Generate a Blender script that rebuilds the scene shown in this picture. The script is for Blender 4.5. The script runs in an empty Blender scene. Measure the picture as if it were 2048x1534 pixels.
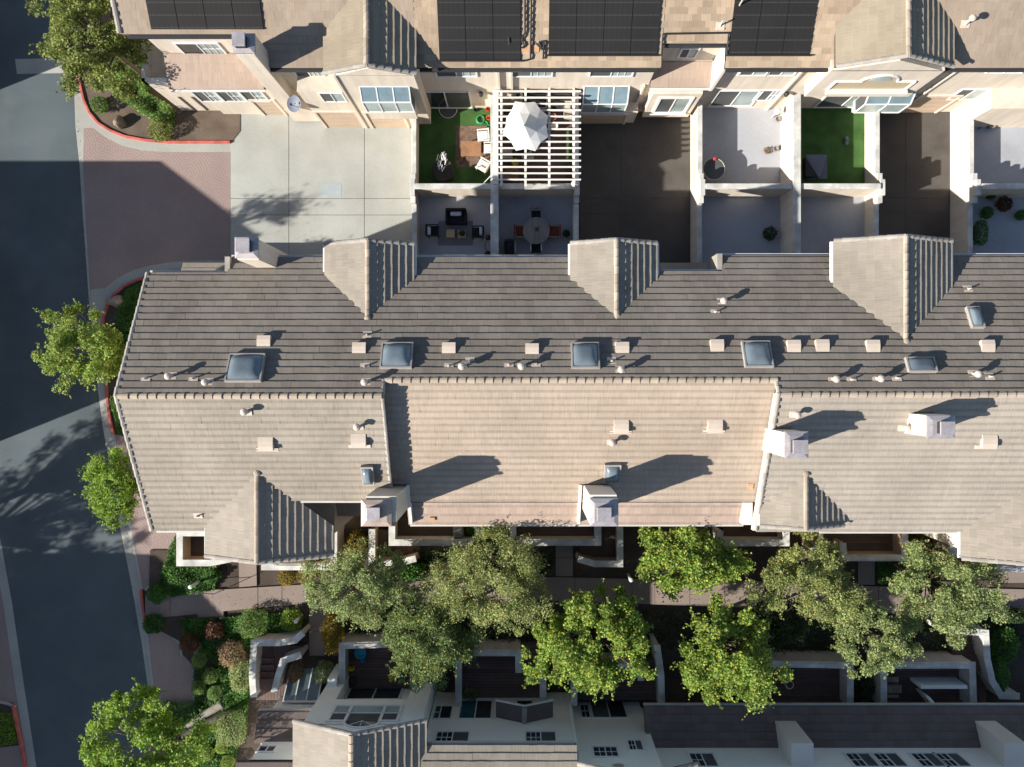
import bpy, bmesh, math, random
import numpy as np
from mathutils import Vector, Matrix

SC = bpy.context.scene
COL = SC.collection
R = math.radians
rng = random.Random(11)
NPR = np.random.default_rng(7)

# ---------------------------------------------------------------- camera
HC, FP, CX, CY = 36.0, 1419.0, 1040.0, 748.0      # height, focal px, nadir pixel of the 2048 px photograph
cam = bpy.data.cameras.new('camera')
cam.sensor_width = 36.0
cam.lens = FP / 2048 * 36
cam.shift_x = -(CX - 1024) / 2048
cam.shift_y = (CY - 767) / 2048
cam.clip_end = 2000
camo = bpy.data.objects.new('camera', cam)
camo.location = (0, 0, HC)
COL.objects.link(camo)
SC.camera = camo
# ---------------------------------------------------------------- sky, sun, exposure
SUN_EL, SUN_DIR = R(26.5), (-0.9285, -0.3714)        # horizontal direction towards the sun
world = bpy.data.worlds.new('World')
SC.world = world
world.use_nodes = True
wn = world.node_tree
bg = wn.nodes['Background']
sky = wn.nodes.new('ShaderNodeTexSky')
sky.sky_type = 'NISHITA'
sky.sun_disc = False
sky.sun_elevation = SUN_EL
sky.sun_rotation = math.atan2(SUN_DIR[0], SUN_DIR[1])
sky.altitude = 200
sky.air_density = 1.0
sky.dust_density = .5
sky.ozone_density = 1.6
wn.links.new(sky.outputs[0], bg.inputs[0])
bg.inputs[1].default_value = 0.068
sun = bpy.data.lights.new('sun', 'SUN')
sun.energy = 5.0
sun.angle = R(0.55)
sun.color = (1.0, 0.945, 0.86)
suno = bpy.data.objects.new('sun', sun)
sd = Vector((SUN_DIR[0] * math.cos(SUN_EL), SUN_DIR[1] * math.cos(SUN_EL), math.sin(SUN_EL)))
suno.rotation_euler = sd.to_track_quat('Z', 'Y').to_euler()
suno.location = (-40, -20, 40)
COL.objects.link(suno)
SC.view_settings.view_transform = 'Standard'
SC.view_settings.look = 'None'
SC.view_settings.exposure = 1.15
SC.view_settings.gamma = 1.0
SC.cycles.max_bounces = 6
SC.cycles.transparent_max_bounces = 6

# ---------------------------------------------------------------- helpers
def W(px, py, z=0.0):
    k = (HC - z) / FP
    return ((px - CX) * k, (CY - py) * k, z)
def X(px, z=0.0): return (px - CX) * (HC - z) / FP
def Y(py, z=0.0): return (CY - py) * (HC - z) / FP

WL = {}
def place(o, loc, parent):
    COL.objects.link(o)
    o.location = loc
    WL[o.name] = Vector(loc)
    if parent is not None:
        o.parent = parent
        o.matrix_parent_inverse = Matrix.Translation(-WL[parent.name])
    return o
def tag(o, label, cat=None, group=None, kind=None):
    if label: o['label'] = label
    if cat: o['category'] = cat
    if group: o['group'] = group
    if kind: o['kind'] = kind
    return o
def thing(name, label, cat, loc=(0, 0, 0), group=None):
    o = bpy.data.objects.new(name, None)
    o.empty_display_size = .2
    place(o, loc, None)
    return tag(o, label, cat, group)

class M:
    """collects faces, builds one mesh object"""
    def __init__(s): s.v = []; s.f = []; s.m = []; s.mi = 0
    def add(s, vs, fs):
        b = len(s.v); s.v += [tuple(p) for p in vs]
        for f in fs: s.f.append([i + b for i in f]); s.m.append(s.mi)
        return s
    def quad(s, *p): return s.add(p, [list(range(len(p)))])
    def box(s, x0, x1, y0, y1, z0, z1):
        if x0 > x1: x0, x1 = x1, x0
        if y0 > y1: y0, y1 = y1, y0
        return s.add([(x0,y0,z0),(x1,y0,z0),(x1,y1,z0),(x0,y1,z0),(x0,y0,z1),(x1,y0,z1),(x1,y1,z1),(x0,y1,z1)],
                     [[0,3,2,1],[4,5,6,7],[0,1,5,4],[1,2,6,5],[2,3,7,6],[3,0,4,7]])
    def prism(s, pts, z0, z1):
        n = len(pts)
        a = sum(pts[i][0]*pts[(i+1)%n][1]-pts[(i+1)%n][0]*pts[i][1] for i in range(n))
        if a < 0: pts = pts[::-1]
        return s.add([(p[0],p[1],z0) for p in pts]+[(p[0],p[1],z1) for p in pts],
                     [list(range(n))[::-1], list(range(n,2*n))]+[[i,(i+1)%n,(i+1)%n+n,i+n] for i in range(n)])
    def ext(s, pts, d):
        """polygon of 3D points extruded by vector d"""
        n = len(pts)
        return s.add(list(pts)+[(p[0]+d[0],p[1]+d[1],p[2]+d[2]) for p in pts],
                     [list(range(n)), list(range(n,2*n))[::-1]]+[[i,i+n,(i+1)%n+n,(i+1)%n] for i in range(n)])
    def tube(s, p0, p1, r0, r1=None, n=8, caps=True):
        r1 = r0 if r1 is None else r1
        p0 = Vector(p0); p1 = Vector(p1); d = (p1-p0)
        if d.length < 1e-6: return s
        d.normalize()
        a = d.orthogonal().normalized(); b = d.cross(a)
        vs = []
        for p, r in ((p0, r0), (p1, r1)):
            for i in range(n):
                t = 2*math.pi*i/n
                vs.append(p + a*(r*math.cos(t)) + b*(r*math.sin(t)))
        fs = [[i,(i+1)%n,(i+1)%n+n,i+n] for i in range(n)]
        if caps: fs += [list(range(n))[::-1], list(range(n,2*n))]
        return s.add(vs, fs)
    def path(s, pts, r, n=6):
        for a, b in zip(pts[:-1], pts[1:]): s.tube(a, b, r, r, n)
        return s
    def lathe(s, c, prof, n=16):
        vs = []; fs = []
        for r, z in prof:
            for i in range(n):
                t = 2*math.pi*i/n; vs.append((c[0]+r*math.cos(t), c[1]+r*math.sin(t), c[2]+z))
        for k in range(len(prof)-1):
            for i in range(n): fs.append([k*n+i, k*n+(i+1)%n, (k+1)*n+(i+1)%n, (k+1)*n+i])
        fs += [list(range(n))[::-1], [len(vs)-n+i for i in range(n)]]
        return s.add(vs, fs)
    def ribbon(s, pts, w0, w1, z0, z1):
        """wall along a polyline: offsets w0 (left) / w1 (right) of the path"""
        n = len(pts); L = []; Rr = []
        for i in range(n):
            def nd(a, b):
                dx, dy = b[0]-a[0], b[1]-a[1]; l = math.hypot(dx, dy) or 1; return (-dy/l, dx/l)
            if i == 0: nx, ny = nd(pts[0], pts[1]); k = 1
            elif i == n-1: nx, ny = nd(pts[-2], pts[-1]); k = 1
            else:
                a = nd(pts[i-1], pts[i]); b = nd(pts[i], pts[i+1])
                nx, ny = a[0]+b[0], a[1]+b[1]; l = math.hypot(nx, ny) or 1; nx /= l; ny /= l
                k = 1/max(.4, nx*a[0]+ny*a[1])
            L.append((pts[i][0]+nx*w0*k, pts[i][1]+ny*w0*k)); Rr.append((pts[i][0]-nx*w1*k, pts[i][1]-ny*w1*k))
        for i in range(n-1):
            q = [Rr[i], Rr[i+1], L[i+1], L[i]]
            s.add([(p[0],p[1],z0) for p in q]+[(p[0],p[1],z1) for p in q],
                  [[3,2,1,0],[4,5,6,7],[0,1,5,4],[2,3,7,6]]+([[3,0,4,7]] if i == 0 else [])+([[1,2,6,5]] if i == n-2 else []))
        return s
    def build(s, name, mat, parent=None, bevel=0, smooth=False, origin=None):
        me = bpy.data.meshes.new(name)
        A = np.array(s.v, dtype=float)
        if origin is None:
            lo = A.min(0); hi = A.max(0); o0 = ((lo[0]+hi[0])/2, (lo[1]+hi[1])/2, lo[2])
        else: o0 = origin
        A = A - np.array(o0)
        me.from_pydata(A.tolist(), [], s.f)
        mats = mat if isinstance(mat, (list, tuple)) else [mat]
        for m_ in mats: me.materials.append(MAT[m_])
        if len(mats) > 1: me.polygons.foreach_set('material_index', s.m)
        if smooth: me.polygons.foreach_set('use_smooth', [True]*len(me.polygons))
        o = bpy.data.objects.new(name, me)
        place(o, o0, parent)
        if bevel:
            b = o.modifiers.new('bevel', 'BEVEL'); b.width = bevel; b.segments = 2; b.limit_method = 'ANGLE'
        return o

# ---------------------------------------------------------------- materials
MAT = {}
def pmat(name, col, rough=.85, var=.18, scale=.9, fine=.1, fscale=18, bump=0, bscale=60, spec=.25,
         streak=None, sa=.18, isl=0, hue=0, metal=0, stain=None, stain_amt=.4, coat=0):
    col = tuple(c*.81 for c in col); stain = tuple(c*.81 for c in stain) if stain else None
    m = bpy.data.materials.new(name); m.use_nodes = True; MAT[name] = m
    nt = m.node_tree; N = nt.nodes; L = nt.links
    b = N['Principled BSDF']
    b.inputs['Roughness'].default_value = rough
    b.inputs['Specular IOR Level'].default_value = spec
    b.inputs['Metallic'].default_value = metal
    geo = N.new('ShaderNodeNewGeometry')
    pos = geo.outputs['Position']
    def noise(sc, det=4, vec=None, stretch=None):
        n = N.new('ShaderNodeTexNoise'); n.inputs['Scale'].default_value = sc; n.inputs['Detail'].default_value = det
        src = vec or pos
        if stretch:
            mp = N.new('ShaderNodeMapping'); mp.inputs['Scale'].default_value = stretch
            L.new(src, mp.inputs['Vector']); src = mp.outputs[0]
        L.new(src, n.inputs['Vector']); return n.outputs['Fac']
    def ramp(v, a, lo=.3, hi=.7):
        r = N.new('ShaderNodeMapRange'); r.inputs[1].default_value = lo; r.inputs[2].default_value = hi
        r.inputs[3].default_value = 1-a; r.inputs[4].default_value = 1+a; L.new(v, r.inputs[0]); return r.outputs[0]
    def mul(a, b_):
        n = N.new('ShaderNodeMath'); n.operation = 'MULTIPLY'; L.new(a, n.inputs[0]); L.new(b_, n.inputs[1]); return n.outputs[0]
    v = ramp(noise(scale, 5), var)
    if fine: v = mul(v, ramp(noise(fscale, 3), fine))
    if streak: v = mul(v, ramp(noise(1, 3, stretch=streak), sa, .35, .65))
    if isl:
        oi = N.new('ShaderNodeObjectInfo'); ad = N.new('ShaderNodeMath'); ad.operation = 'ADD'
        L.new(geo.outputs['Random Per Island'], ad.inputs[0]); L.new(oi.outputs['Random'], ad.inputs[1])
        fr = N.new('ShaderNodeMath'); fr.operation = 'FRACT'; L.new(ad.outputs[0], fr.inputs[0])
        v = mul(v, ramp(fr.outputs[0], isl, 0, 1))
    cm = N.new('ShaderNodeMix'); cm.data_type = 'RGBA'; cm.blend_type = 'MULTIPLY'; cm.inputs[0].default_value = 1
    cm.inputs[6].default_value = (*col, 1)
    L.new(v, cm.inputs[7])
    out = cm.outputs[2]
    if stain:
        st = N.new('ShaderNodeMix'); st.data_type = 'RGBA'; L.new(out, st.inputs[6]); st.inputs[7].default_value = (*stain, 1)
        r = N.new('ShaderNodeMapRange'); r.inputs[1].default_value = .52; r.inputs[2].default_value = .75
        r.inputs[3].default_value = 0; r.inputs[4].default_value = stain_amt
        L.new(noise(.55, 6), r.inputs[0]); L.new(r.outputs[0], st.inputs[0]); out = st.outputs[2]
    if hue:
        h = N.new('ShaderNodeHueSaturation'); r = N.new('ShaderNodeMapRange')
        r.inputs[3].default_value = .5-hue; r.inputs[4].default_value = .5+hue
        L.new(geo.outputs['Random Per Island'], r.inputs[0]); L.new(r.outputs[0], h.inputs['Hue']); L.new(out, h.inputs['Color']); out = h.outputs[0]
    L.new(out, b.inputs['Base Color'])
    if bump:
        bp = N.new('ShaderNodeBump'); bp.inputs['Strength'].default_value = bump; bp.inputs['Distance'].default_value = .02
        L.new(noise(bscale, 4), bp.inputs['Height']); L.new(bp.outputs[0], b.inputs['Normal'])
    if coat: b.inputs['Coat Weight'].default_value = coat
    return m

def tilemat(name, col, stretch, isl=.12, stain=None, stain_amt=.45, sa=.10):
    return pmat(name, col, .9, .12, .35, .06, 30, .25, 45, .2, streak=stretch, sa=sa, isl=isl, stain=stain, stain_amt=stain_amt)
SX, SY = (40, 1.6, 1.6), (1.6, 40, 1.6)
tilemat('tile_north_shade', (.205, .178, .15), SX, .09, (.275, .243, .205), .55)  # darker copy of the grey tile: the north slope's shade is in the colour
tilemat('tile_grey', (.335, .29, .235), SX, .045, (.43, .38, .32))
tilemat('tile_grey_side', (.30, .262, .215), SY, .07, (.40, .36, .30), sa=.10)
tilemat('tile_pink', (.425, .342, .268), SX, .04, (.40, .31, .225), .45)
tilemat('tile_terracotta', (.41, .315, .255), SX, .06, (.40, .30, .22), .4)
tilemat('tile_right', (.385, .338, .283), SX, .04, (.44, .38, .31), .4)
tilemat('tile_tan', (.40, .305, .215), SX, .2, (.33, .27, .21), .5, sa=.08)
tilemat('tile_dark', (.18, .14, .125), SX, .10, (.14, .12, .12), .4)
pmat('ridge', (.39, .32, .25), .9, .15, 1.2, .08, 30, .2, 40, isl=.14)
pmat('rake', (.36, .325, .285), .9, .18, 1.4, .08, 30, .2, 40, isl=.14)
pmat('deck_under', (.12, .10, .08), .95)
pmat('stucco', (.73, .64, .53), .95, .07, .5, .05, 30, .35, 90, .15, streak=(3, 3, .3), sa=.07)
pmat('stucco_white', (.78, .72, .63), .95, .05, .5, .03, 30, .3, 90, .15)
pmat('stucco_bounce', (.50, .37, .25), .95, .08, .6, .05, 30, .3, 90, .15)  # cream stucco tinted with the warm bounced light of shaded terrace walls
pmat('stucco_shade', (.93, .93, .88), .95, .05, .5, .03, 30, .3, 90, .15)  # same cream stucco, the cool tone of the shaded side put into its colour
pmat('stucco_taupe', (.52, .49, .46), .95, .07, .5, .04, 30, .3, 90, .15, streak=(3, 3, .3), sa=.07)
pmat('cap', (.58, .57, .53), .9, .22, 1.8, .12, 25, .2, 70, .2, streak=(1.5, 1.5, 1.5), sa=.12)
pmat('trim', (.82, .79, .74), .6, .05, 1, .03)
pmat('white', (.85, .85, .83), .5, .04, 1, .03)
pmat('gutter', (.62, .58, .52), .5, .08, 1, .05)
pmat('gutter_dark', (.045, .045, .05), .5, .1)
pmat('metal_lilac', (.46, .42, .43), .42, .16, 2.2, .12, 14, .1, 10, .5, metal=.35)
pmat('metal_rose', (.50, .385, .31), .45, .14, 2.2, .1, 14, .1, 10, .5, metal=.3)
pmat('skylight_frame', (.36, .335, .31), .55, .12, 2, .08)
pmat('vent', (.60, .50, .41), .7, .06, 2, .04)
pmat('pipe', (.55, .47, .40), .6, .1, 2, .04)
pmat('dark_metal', (.03, .03, .035), .45, .1)
pmat('black_fabric', (.018, .019, .022), .9, .1)
pmat('asphalt', (.098, .122, .132), .9, .16, .35, .10, 60, .4, 220, .25, stain=(.135, .155, .158), stain_amt=.7)
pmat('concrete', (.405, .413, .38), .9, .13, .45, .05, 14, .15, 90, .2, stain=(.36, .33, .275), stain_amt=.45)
pmat('concrete_shade', (.10, .091, .082), .9, .14, .45, .08, 9, .15, 90, .2, stain=(.065, .056, .05), stain_amt=.7)  # darkened copy of concrete, driveway shade painted into the colour
pmat('concrete_kerb', (.40, .395, .355), .9, .10, .7, .07, 14, .15, 90, .2)
pmat('concrete_pink', (.27, .215, .185), .9, .10, .5, .06, 14, .15, 90, .2)
pmat('utility_cover', (.37, .42, .44), .7, .1, 2, .06, 20)
pmat('red_paint', (.50, .125, .095), .8, .25, 3.0, .2, 25, .1, 60)
pmat('soil', (.15, .115, .088), 1.0, .25, .9, .22, 22, .5, 40, .1)
pmat('mulch', (.085, .066, .054), 1.0, .25, .9, .25, 22, .5, 40, .1)
pmat('turf', (.06, .13, .038), .95, .25, 1.6, .22, 90, .5, 260, .1)
pmat('patio_grey', (.41, .425, .46), .75, .07, .4, .04, 8, .05, 60, .3, stain=(.27, .265, .27), stain_amt=.55)
pmat('deck_board', (.135, .092, .07), .85, .15, 1.5, .12, 16, .1, 60, isl=.14)
pmat('deck_board_dark', (.14, .092, .082), .85, .15, 1.5, .12, 16, .1, 60, isl=.16)
pmat('wood', (.27, .14, .075), .75, .2, 2, .15, 14, isl=.15)
pmat('wood_light', (.50, .36, .22), .7, .12, 2, .1, 14)
pmat('wood_grey', (.27, .235, .21), .8, .15, 2, .12, 20, isl=.1)
pmat('rust_seat', (.22, .065, .035), .85, .1)
pmat('rug_brown', (.18, .12, .09), 1, .35, 5, .25, 14)
pmat('rug_grey', (.235, .235, .25), 1, .1, 3, .15, 60)
pmat('pouf', (.05, .045, .042), .95, .12, 3, .1, 30)
pmat('canvas', (.80, .80, .77), .9, .04, 1.5, .03)
pmat('cushion', (.55, .60, .66), .9, .06, 2)
pmat('plastic_white', (.72, .69, .63), .5, .05)
pmat('plastic_green', (.04, .33, .12), .45, .08)
pmat('plastic_red', (.55, .05, .03), .45, .08)
pmat('plastic_orange', (.62, .17, .05), .45, .08)
pmat('plastic_blue', (.03, .20, .42), .45, .08)
pmat('plastic_cyan', (.05, .42, .58), .45, .08)
pmat('plastic_yellow', (.72, .52, .03), .45, .08)
pmat('clay', (.42, .17, .08), .85, .12)
pmat('dish', (.17, .19, .24), .55, .06, 2)
pmat('lattice', (.64, .62, .57), .8, .1, 2)
pmat('boulder', (.33, .26, .19), .95, .25, 2.5, .2, 12, .5, 20)
pmat('bark', (.13, .10, .075), .95, .2, 3, .2, 25, .4, 40)
pmat('bark_pale', (.27, .24, .20), .95, .2, 3, .2, 25, .4, 40)
pmat('garage_door', (.56, .43, .32), .8, .06, 1)
pmat('lamp_white', (.74, .74, .72), .5, .05)
pmat('patch_orange', (.55, .30, .17), .9, .12, 3)

def glassmat(name, col, rough=.08, spec=.6):
    m = pmat(name, col, rough, .25, .8, .06, 5, spec=spec); return m
glassmat('glass_dark', (.035, .045, .05)); glassmat('glass_screen', (.10, .105, .105), .55, .2)
glassmat('glass_curtain', (.36, .43, .42), .25, .4); glassmat('glass_sky', (.17, .245, .285), .12)
glassmat('glass_teal', (.02, .10, .125), .12); glassmat('dome', (.16, .20, .225), .22, .5)
glassmat('dome_dark', (.10, .125, .15), .22, .5)

# solar mats: ribbed black collector with faint header lines
def solar():
    m = pmat('solar', (.024, .023, .023), .75, .15, .5, .1, 30, spec=.12)
    nt = m.node_tree; N = nt.nodes; L = nt.links; b = N['Principled BSDF']
    geo = N.new('ShaderNodeNewGeometry'); sp = N.new('ShaderNodeSeparateXYZ'); L.new(geo.outputs['Position'], sp.inputs[0])
    def line(out, per, wid):
        a = N.new('ShaderNodeMath'); a.operation = 'DIVIDE'; a.inputs[1].default_value = per; L.new(out, a.inputs[0])
        f = N.new('ShaderNodeMath'); f.operation = 'FRACT'; L.new(a.outputs[0], f.inputs[0])
        c = N.new('ShaderNodeMath'); c.operation = 'LESS_THAN'; c.inputs[1].default_value = wid; L.new(f.outputs[0], c.inputs[0]); return c.outputs[0]
    l1 = line(sp.outputs[1], .42, .09); l2 = line(sp.outputs[0], .21, .10)
    old = b.inputs['Base Color'].links[0].from_socket
    x1 = N.new('ShaderNodeMix'); x1.data_type = 'RGBA'; L.new(l1, x1.inputs[0]); L.new(old, x1.inputs[6]); x1.inputs[7].default_value = (.038, .037, .035, 1)
    x2 = N.new('ShaderNodeMix'); x2.data_type = 'RGBA'; L.new(l2, x2.inputs[0]); L.new(x1.outputs[2], x2.inputs[6]); x2.inputs[7].default_value = (.017, .017, .017, 1)
    L.new(x2.outputs[2], b.inputs['Base Color'])
solar()

# stamped paving: fish-scale arcs as shallow grooves
def stamped():
    m = pmat('stamped', (.33, .25, .225), .9, .12, .35, .08, 12, spec=.2, stain=(.27, .215, .20), stain_amt=.5)
    nt = m.node_tree; N = nt.nodes; L = nt.links; b = N['Principled BSDF']
    geo = N.new('ShaderNodeNewGeometry')
    w = N.new('ShaderNodeTexWave'); w.wave_type = 'RINGS'; w.rings_direction = 'Z'; w.inputs['Scale'].default_value = 2.3
    w.inputs['Distortion'].default_value = 1.2; w.inputs['Detail'].default_value = 2; w.inputs['Detail Scale'].default_value = 1.2
    sp = N.new('ShaderNodeVectorMath'); sp.operation = 'FRACTION'
    dv = N.new('ShaderNodeVectorMath'); dv.operation = 'MULTIPLY'; dv.inputs[1].default_value = (.7, .7, 0)
    L.new(geo.outputs['Position'], dv.inputs[0]); L.new(dv.outputs[0], sp.inputs[0])
    sc_ = N.new('ShaderNodeVectorMath'); sc_.operation = 'MULTIPLY'; sc_.inputs[1].default_value = (1.43, 1.43, 0); L.new(sp.outputs[0], sc_.inputs[0])
    L.new(sc_.outputs[0], w.inputs['Vector'])
    bp = N.new('ShaderNodeBump'); bp.inputs['Strength'].default_value = .28; bp.inputs['Distance'].default_value = .012
    L.new(w.outputs['Fac'], bp.inputs['Height']); L.new(bp.outputs[0], b.inputs['Normal'])
stamped()

def leafmat(name, c1, c2, c3=None, trans=.45):
    m = bpy.data.materials.new(name); m.use_nodes = True; MAT[name] = m
    nt = m.node_tree; N = nt.nodes; L = nt.links; b = N['Principled BSDF']
    geo = N.new('ShaderNodeNewGeometry'); r = N.new('ShaderNodeValToRGB')
    r.color_ramp.elements[0].color = (*c1, 1); r.color_ramp.elements[1].color = (*c2, 1)
    r.color_ramp.elements[0].position = .1; r.color_ramp.elements[1].position = .8
    if c3:
        e = r.color_ramp.elements.new(.95); e.color = (*c3, 1)
    L.new(geo.outputs['Random Per Island'], r.inputs[0])
    n = N.new('ShaderNodeTexNoise'); n.inputs['Scale'].default_value = 1.3; n.inputs['Detail'].default_value = 2
    L.new(geo.outputs['Position'], n.inputs['Vector'])
    mr = N.new('ShaderNodeMapRange'); mr.inputs[1].default_value = .3; mr.inputs[2].default_value = .7; mr.inputs[3].default_value = .7; mr.inputs[4].default_value = 1.3
    L.new(n.outputs['Fac'], mr.inputs[0])
    mx = N.new('ShaderNodeMix'); mx.data_type = 'RGBA'; mx.blend_type = 'MULTIPLY'; mx.inputs[0].default_value = 1
    L.new(r.outputs[0], mx.inputs[6]); L.new(mr.outputs[0], mx.inputs[7])
    L.new(mx.outputs[2], b.inputs['Base Color']); b.inputs['Roughness'].default_value = .55; b.inputs['Specular IOR Level'].default_value = .3
    t = N.new('ShaderNodeBsdfTranslucent'); L.new(mx.outputs[2], t.inputs[0])
    ms = N.new('ShaderNodeMixShader'); ms.inputs[0].default_value = trans
    L.new(b.outputs[0], ms.inputs[1]); L.new(t.outputs[0], ms.inputs[2]); L.new(ms.outputs[0], N['Material Output'].inputs[0])
leafmat('leaf_olive', (.14, .19, .055), (.37, .41, .14), (.420, .350, .123))
leafmat('leaf_sage', (.14, .20, .07), (.38, .45, .17), (.396, .360, .144))
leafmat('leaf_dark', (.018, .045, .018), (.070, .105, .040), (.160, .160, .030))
leafmat('leaf_dark2', (.07, .125, .04), (.22, .29, .095), (.384, .352, .064))
leafmat('leaf_lime', (.12, .21, .028), (.32, .43, .085), (.46, .40, .06))
leafmat('leaf_bright', (.11, .21, .018), (.28, .42, .05), (.312, .351, .039))
leafmat('leaf_top', (.10, .15, .03), (.30, .33, .085), (.36, .34, .10))
leafmat('leaf_green', (.03, .10, .015), (.10, .22, .035))
leafmat('leaf_yellow', (.150, .120, .012), (.270, .200, .020), (.330, .200, .020))
leafmat('leaf_rust', (.090, .035, .020), (.170, .080, .040))
leafmat('leaf_tan', (.200, .135, .070), (.330, .230, .120))
leafmat('leaf_hedge', (.085, .16, .035), (.21, .32, .075))
# ---------------------------------------------------------------- the setting
def sheet(name, pts, z, mat, label=None, kind='structure', parent=None, thick=None):
    b = M()
    P = [W(*p, z)[:2] for p in pts]
    if thick: b.prism(P, z - thick, z)
    else: b.add([(p[0], p[1], z) for p in P], [list(range(len(P)))])
    o = b.build(name, mat, parent)
    if parent is None: tag(o, label, None, None, kind)
    # keep every sheet facing up
    for p in o.data.polygons:
        if not thick and p.normal.z < 0: p.flip()
    return o

g = M(); g.quad((-220,-220,-.03),(220,-220,-.03),(220,220,-.03),(-220,220,-.03))
tag(g.build('ground', 'soil'), 'brown bare soil under the whole estate', kind='structure')
EDGE = [(148,-700),(148,150),(152,255),(160,330),(168,450),(178,590),(192,740),(206,850),(222,940),(240,1050),(262,1160),(285,1290),(306,1440),(318,1534),(345,1800),(420,2200)]
sheet('street', [(-900,-700)]+EDGE+[(100,2200),(112,1800),(70,1534),(45,1370),(22,1210),(0,1090),(-20,980),(-900,980)], 0.0, 'asphalt', 'dark asphalt street running past the townhouses')
sheet('alley_apron', [(-900,980),(-20,980),(0,1090),(22,1210),(45,1370),(70,1534),(112,1800),(100,2200),(-900,2200)], -.004, 'stamped', 'reddish stamped paving across the street')
# concrete gutter along the east edge of the street
def strip(pts, dx0, dx1): return [(p[0]+dx0, p[1]) for p in pts]+[(p[0]+dx1, p[1]) for p in pts[::-1]]
sheet('gutter_strip', strip(EDGE, -1, 17), .004, 'concrete_kerb', 'pale concrete gutter strip along the street')
WE = [(-20,980),(0,1090),(22,1210),(45,1370),(70,1534),(112,1800)]
k = M(); k.ribbon([W(p[0]-6, p[1])[:2] for p in WE], .22, .22, -.02, .008)
tag(k.build('gutter_strip', 'concrete_kerb'), 'concrete gutter along the far side of the street', kind='structure')
k = M(); k.ribbon([W(*p)[:2] for p in [(28,1408),(45,1490),(62,1600)]], .07, .07, -.02, .13)
tag(k.build('kerb', 'red_paint', bevel=.015), 'short red kerb across the street by the grass strip', kind='structure')
sheet('planting_bed', [(-40,1405),(26,1405),(42,1490),(-40,1500)], .006, 'mulch', 'dark planted bed across the street')
sheet('gutter_crossing', [(30,118),(128,116),(132,146),(34,148)], .003, 'concrete_kerb', 'worn concrete patch in the street')
# stamped plaza between the two northern rows
sheet('plaza', [(168,250),(190,250),(215,272),(260,290),(310,297),(462,298),(462,540),(380,540),(300,555),(240,600),(181,600),(172,450),(166,330)], .008, 'stamped', 'reddish stamped concrete plaza between two townhouse rows')
# island kerbs
NC = [(160,150),(164,178),(170,202),(181,226),(198,247),(222,262),(252,274),(290,281),(340,285),(462,285)]
sheet('apron_north', [(150,150)]+NC+[(462,304),(330,304),(285,301),(245,292),(212,275),(186,256),(152,256)], .012, 'concrete_kerb', 'curved pale concrete apron round the planted island')
def kerb(pts, label, mat='red_paint', w=.13, h=.13):
    b = M(); b.ribbon([W(*p)[:2] for p in pts], w/2, w/2, -.02, h)
    return tag(b.build('kerb', mat, bevel=.02), label, kind='structure')
kerb(NC, 'red painted kerb curving round the shrub island')
SCV = [(206,660),(209,635),(216,612),(230,590),(250,573),(275,561),(300,553),(330,547),(370,543),(462,540)]
sheet('apron_south', [(180,580),(190,578),(210,576),(235,556),(265,541),(300,531),(345,524),(400,521),(462,521)]+SCV[::-1]+[(203,690),(190,690)], .012, 'concrete_kerb', 'curved pale concrete apron beside the planted corner')
kerb(SCV, 'red painted kerb curving round the corner boulder bed')
kerb([(209,690),(212,740),(216,790),(222,840),(229,868)], 'straight red painted kerb along the street tree bed')
sheet('planting_bed', NC+[(480,262),(480,60),(300,0),(290,-80),(160,-80)], .05, 'soil', 'bare soil island bed with boulder and shrubs')
sheet('planting_bed', SCV+[(462,700),(300,880),(232,868),(216,790),(209,690)], .05, 'mulch', 'dark street tree bed under the gable end')
# walk west of the middle row
sheet('sidewalk', [(229,868),(300,880),(420,1000),(420,1110),(345,1112),(322,1150),(292,1178),(282,1180),(262,1062),(240,930)], .055, 'stamped', 'reddish stamped sidewalk beneath the gable end')
kerb([(226,860),(240,940),(262,1060),(284,1178)], 'plain concrete kerb along the reddish sidewalk', 'concrete_kerb', .14, .06)
sheet('sidewalk', [(294,1258),(312,1258),(362,1284),(366,1310),(385,1330),(388,1400),(392,1534),(400,1700),(340,1700),(322,1534),(308,1400)], .055, 'stamped', 'reddish sidewalk beside the round clipped shrubs')
kerb([(292,1250),(309,1400),(324,1534),(345,1700)], 'plain concrete kerb along the lower sidewalk', 'concrete_kerb', .14, .06)
kerb([(283,1180),(288,1215),(292,1250)], 'short red painted kerb at the foot of the garden path', 'red_paint')
kerb([(344,1108),(322,1150),(292,1180)], 'concrete edging of the green bed by the path', 'concrete_kerb', .1, .1)
kerb([(312,1256),(338,1268),(360,1282),(366,1312)], 'concrete edging beside the rusty shrub', 'concrete_kerb', .1, .1)
kerb([(388,1330),(390,1420),(394,1534)], 'concrete edging below the clipped round shrubs', 'concrete_kerb', .1, .1)
kerb([(0,1403),(15,1406),(33,1412)], 'pale edging of the bed across the street', 'concrete_kerb', .1, .1)
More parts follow.
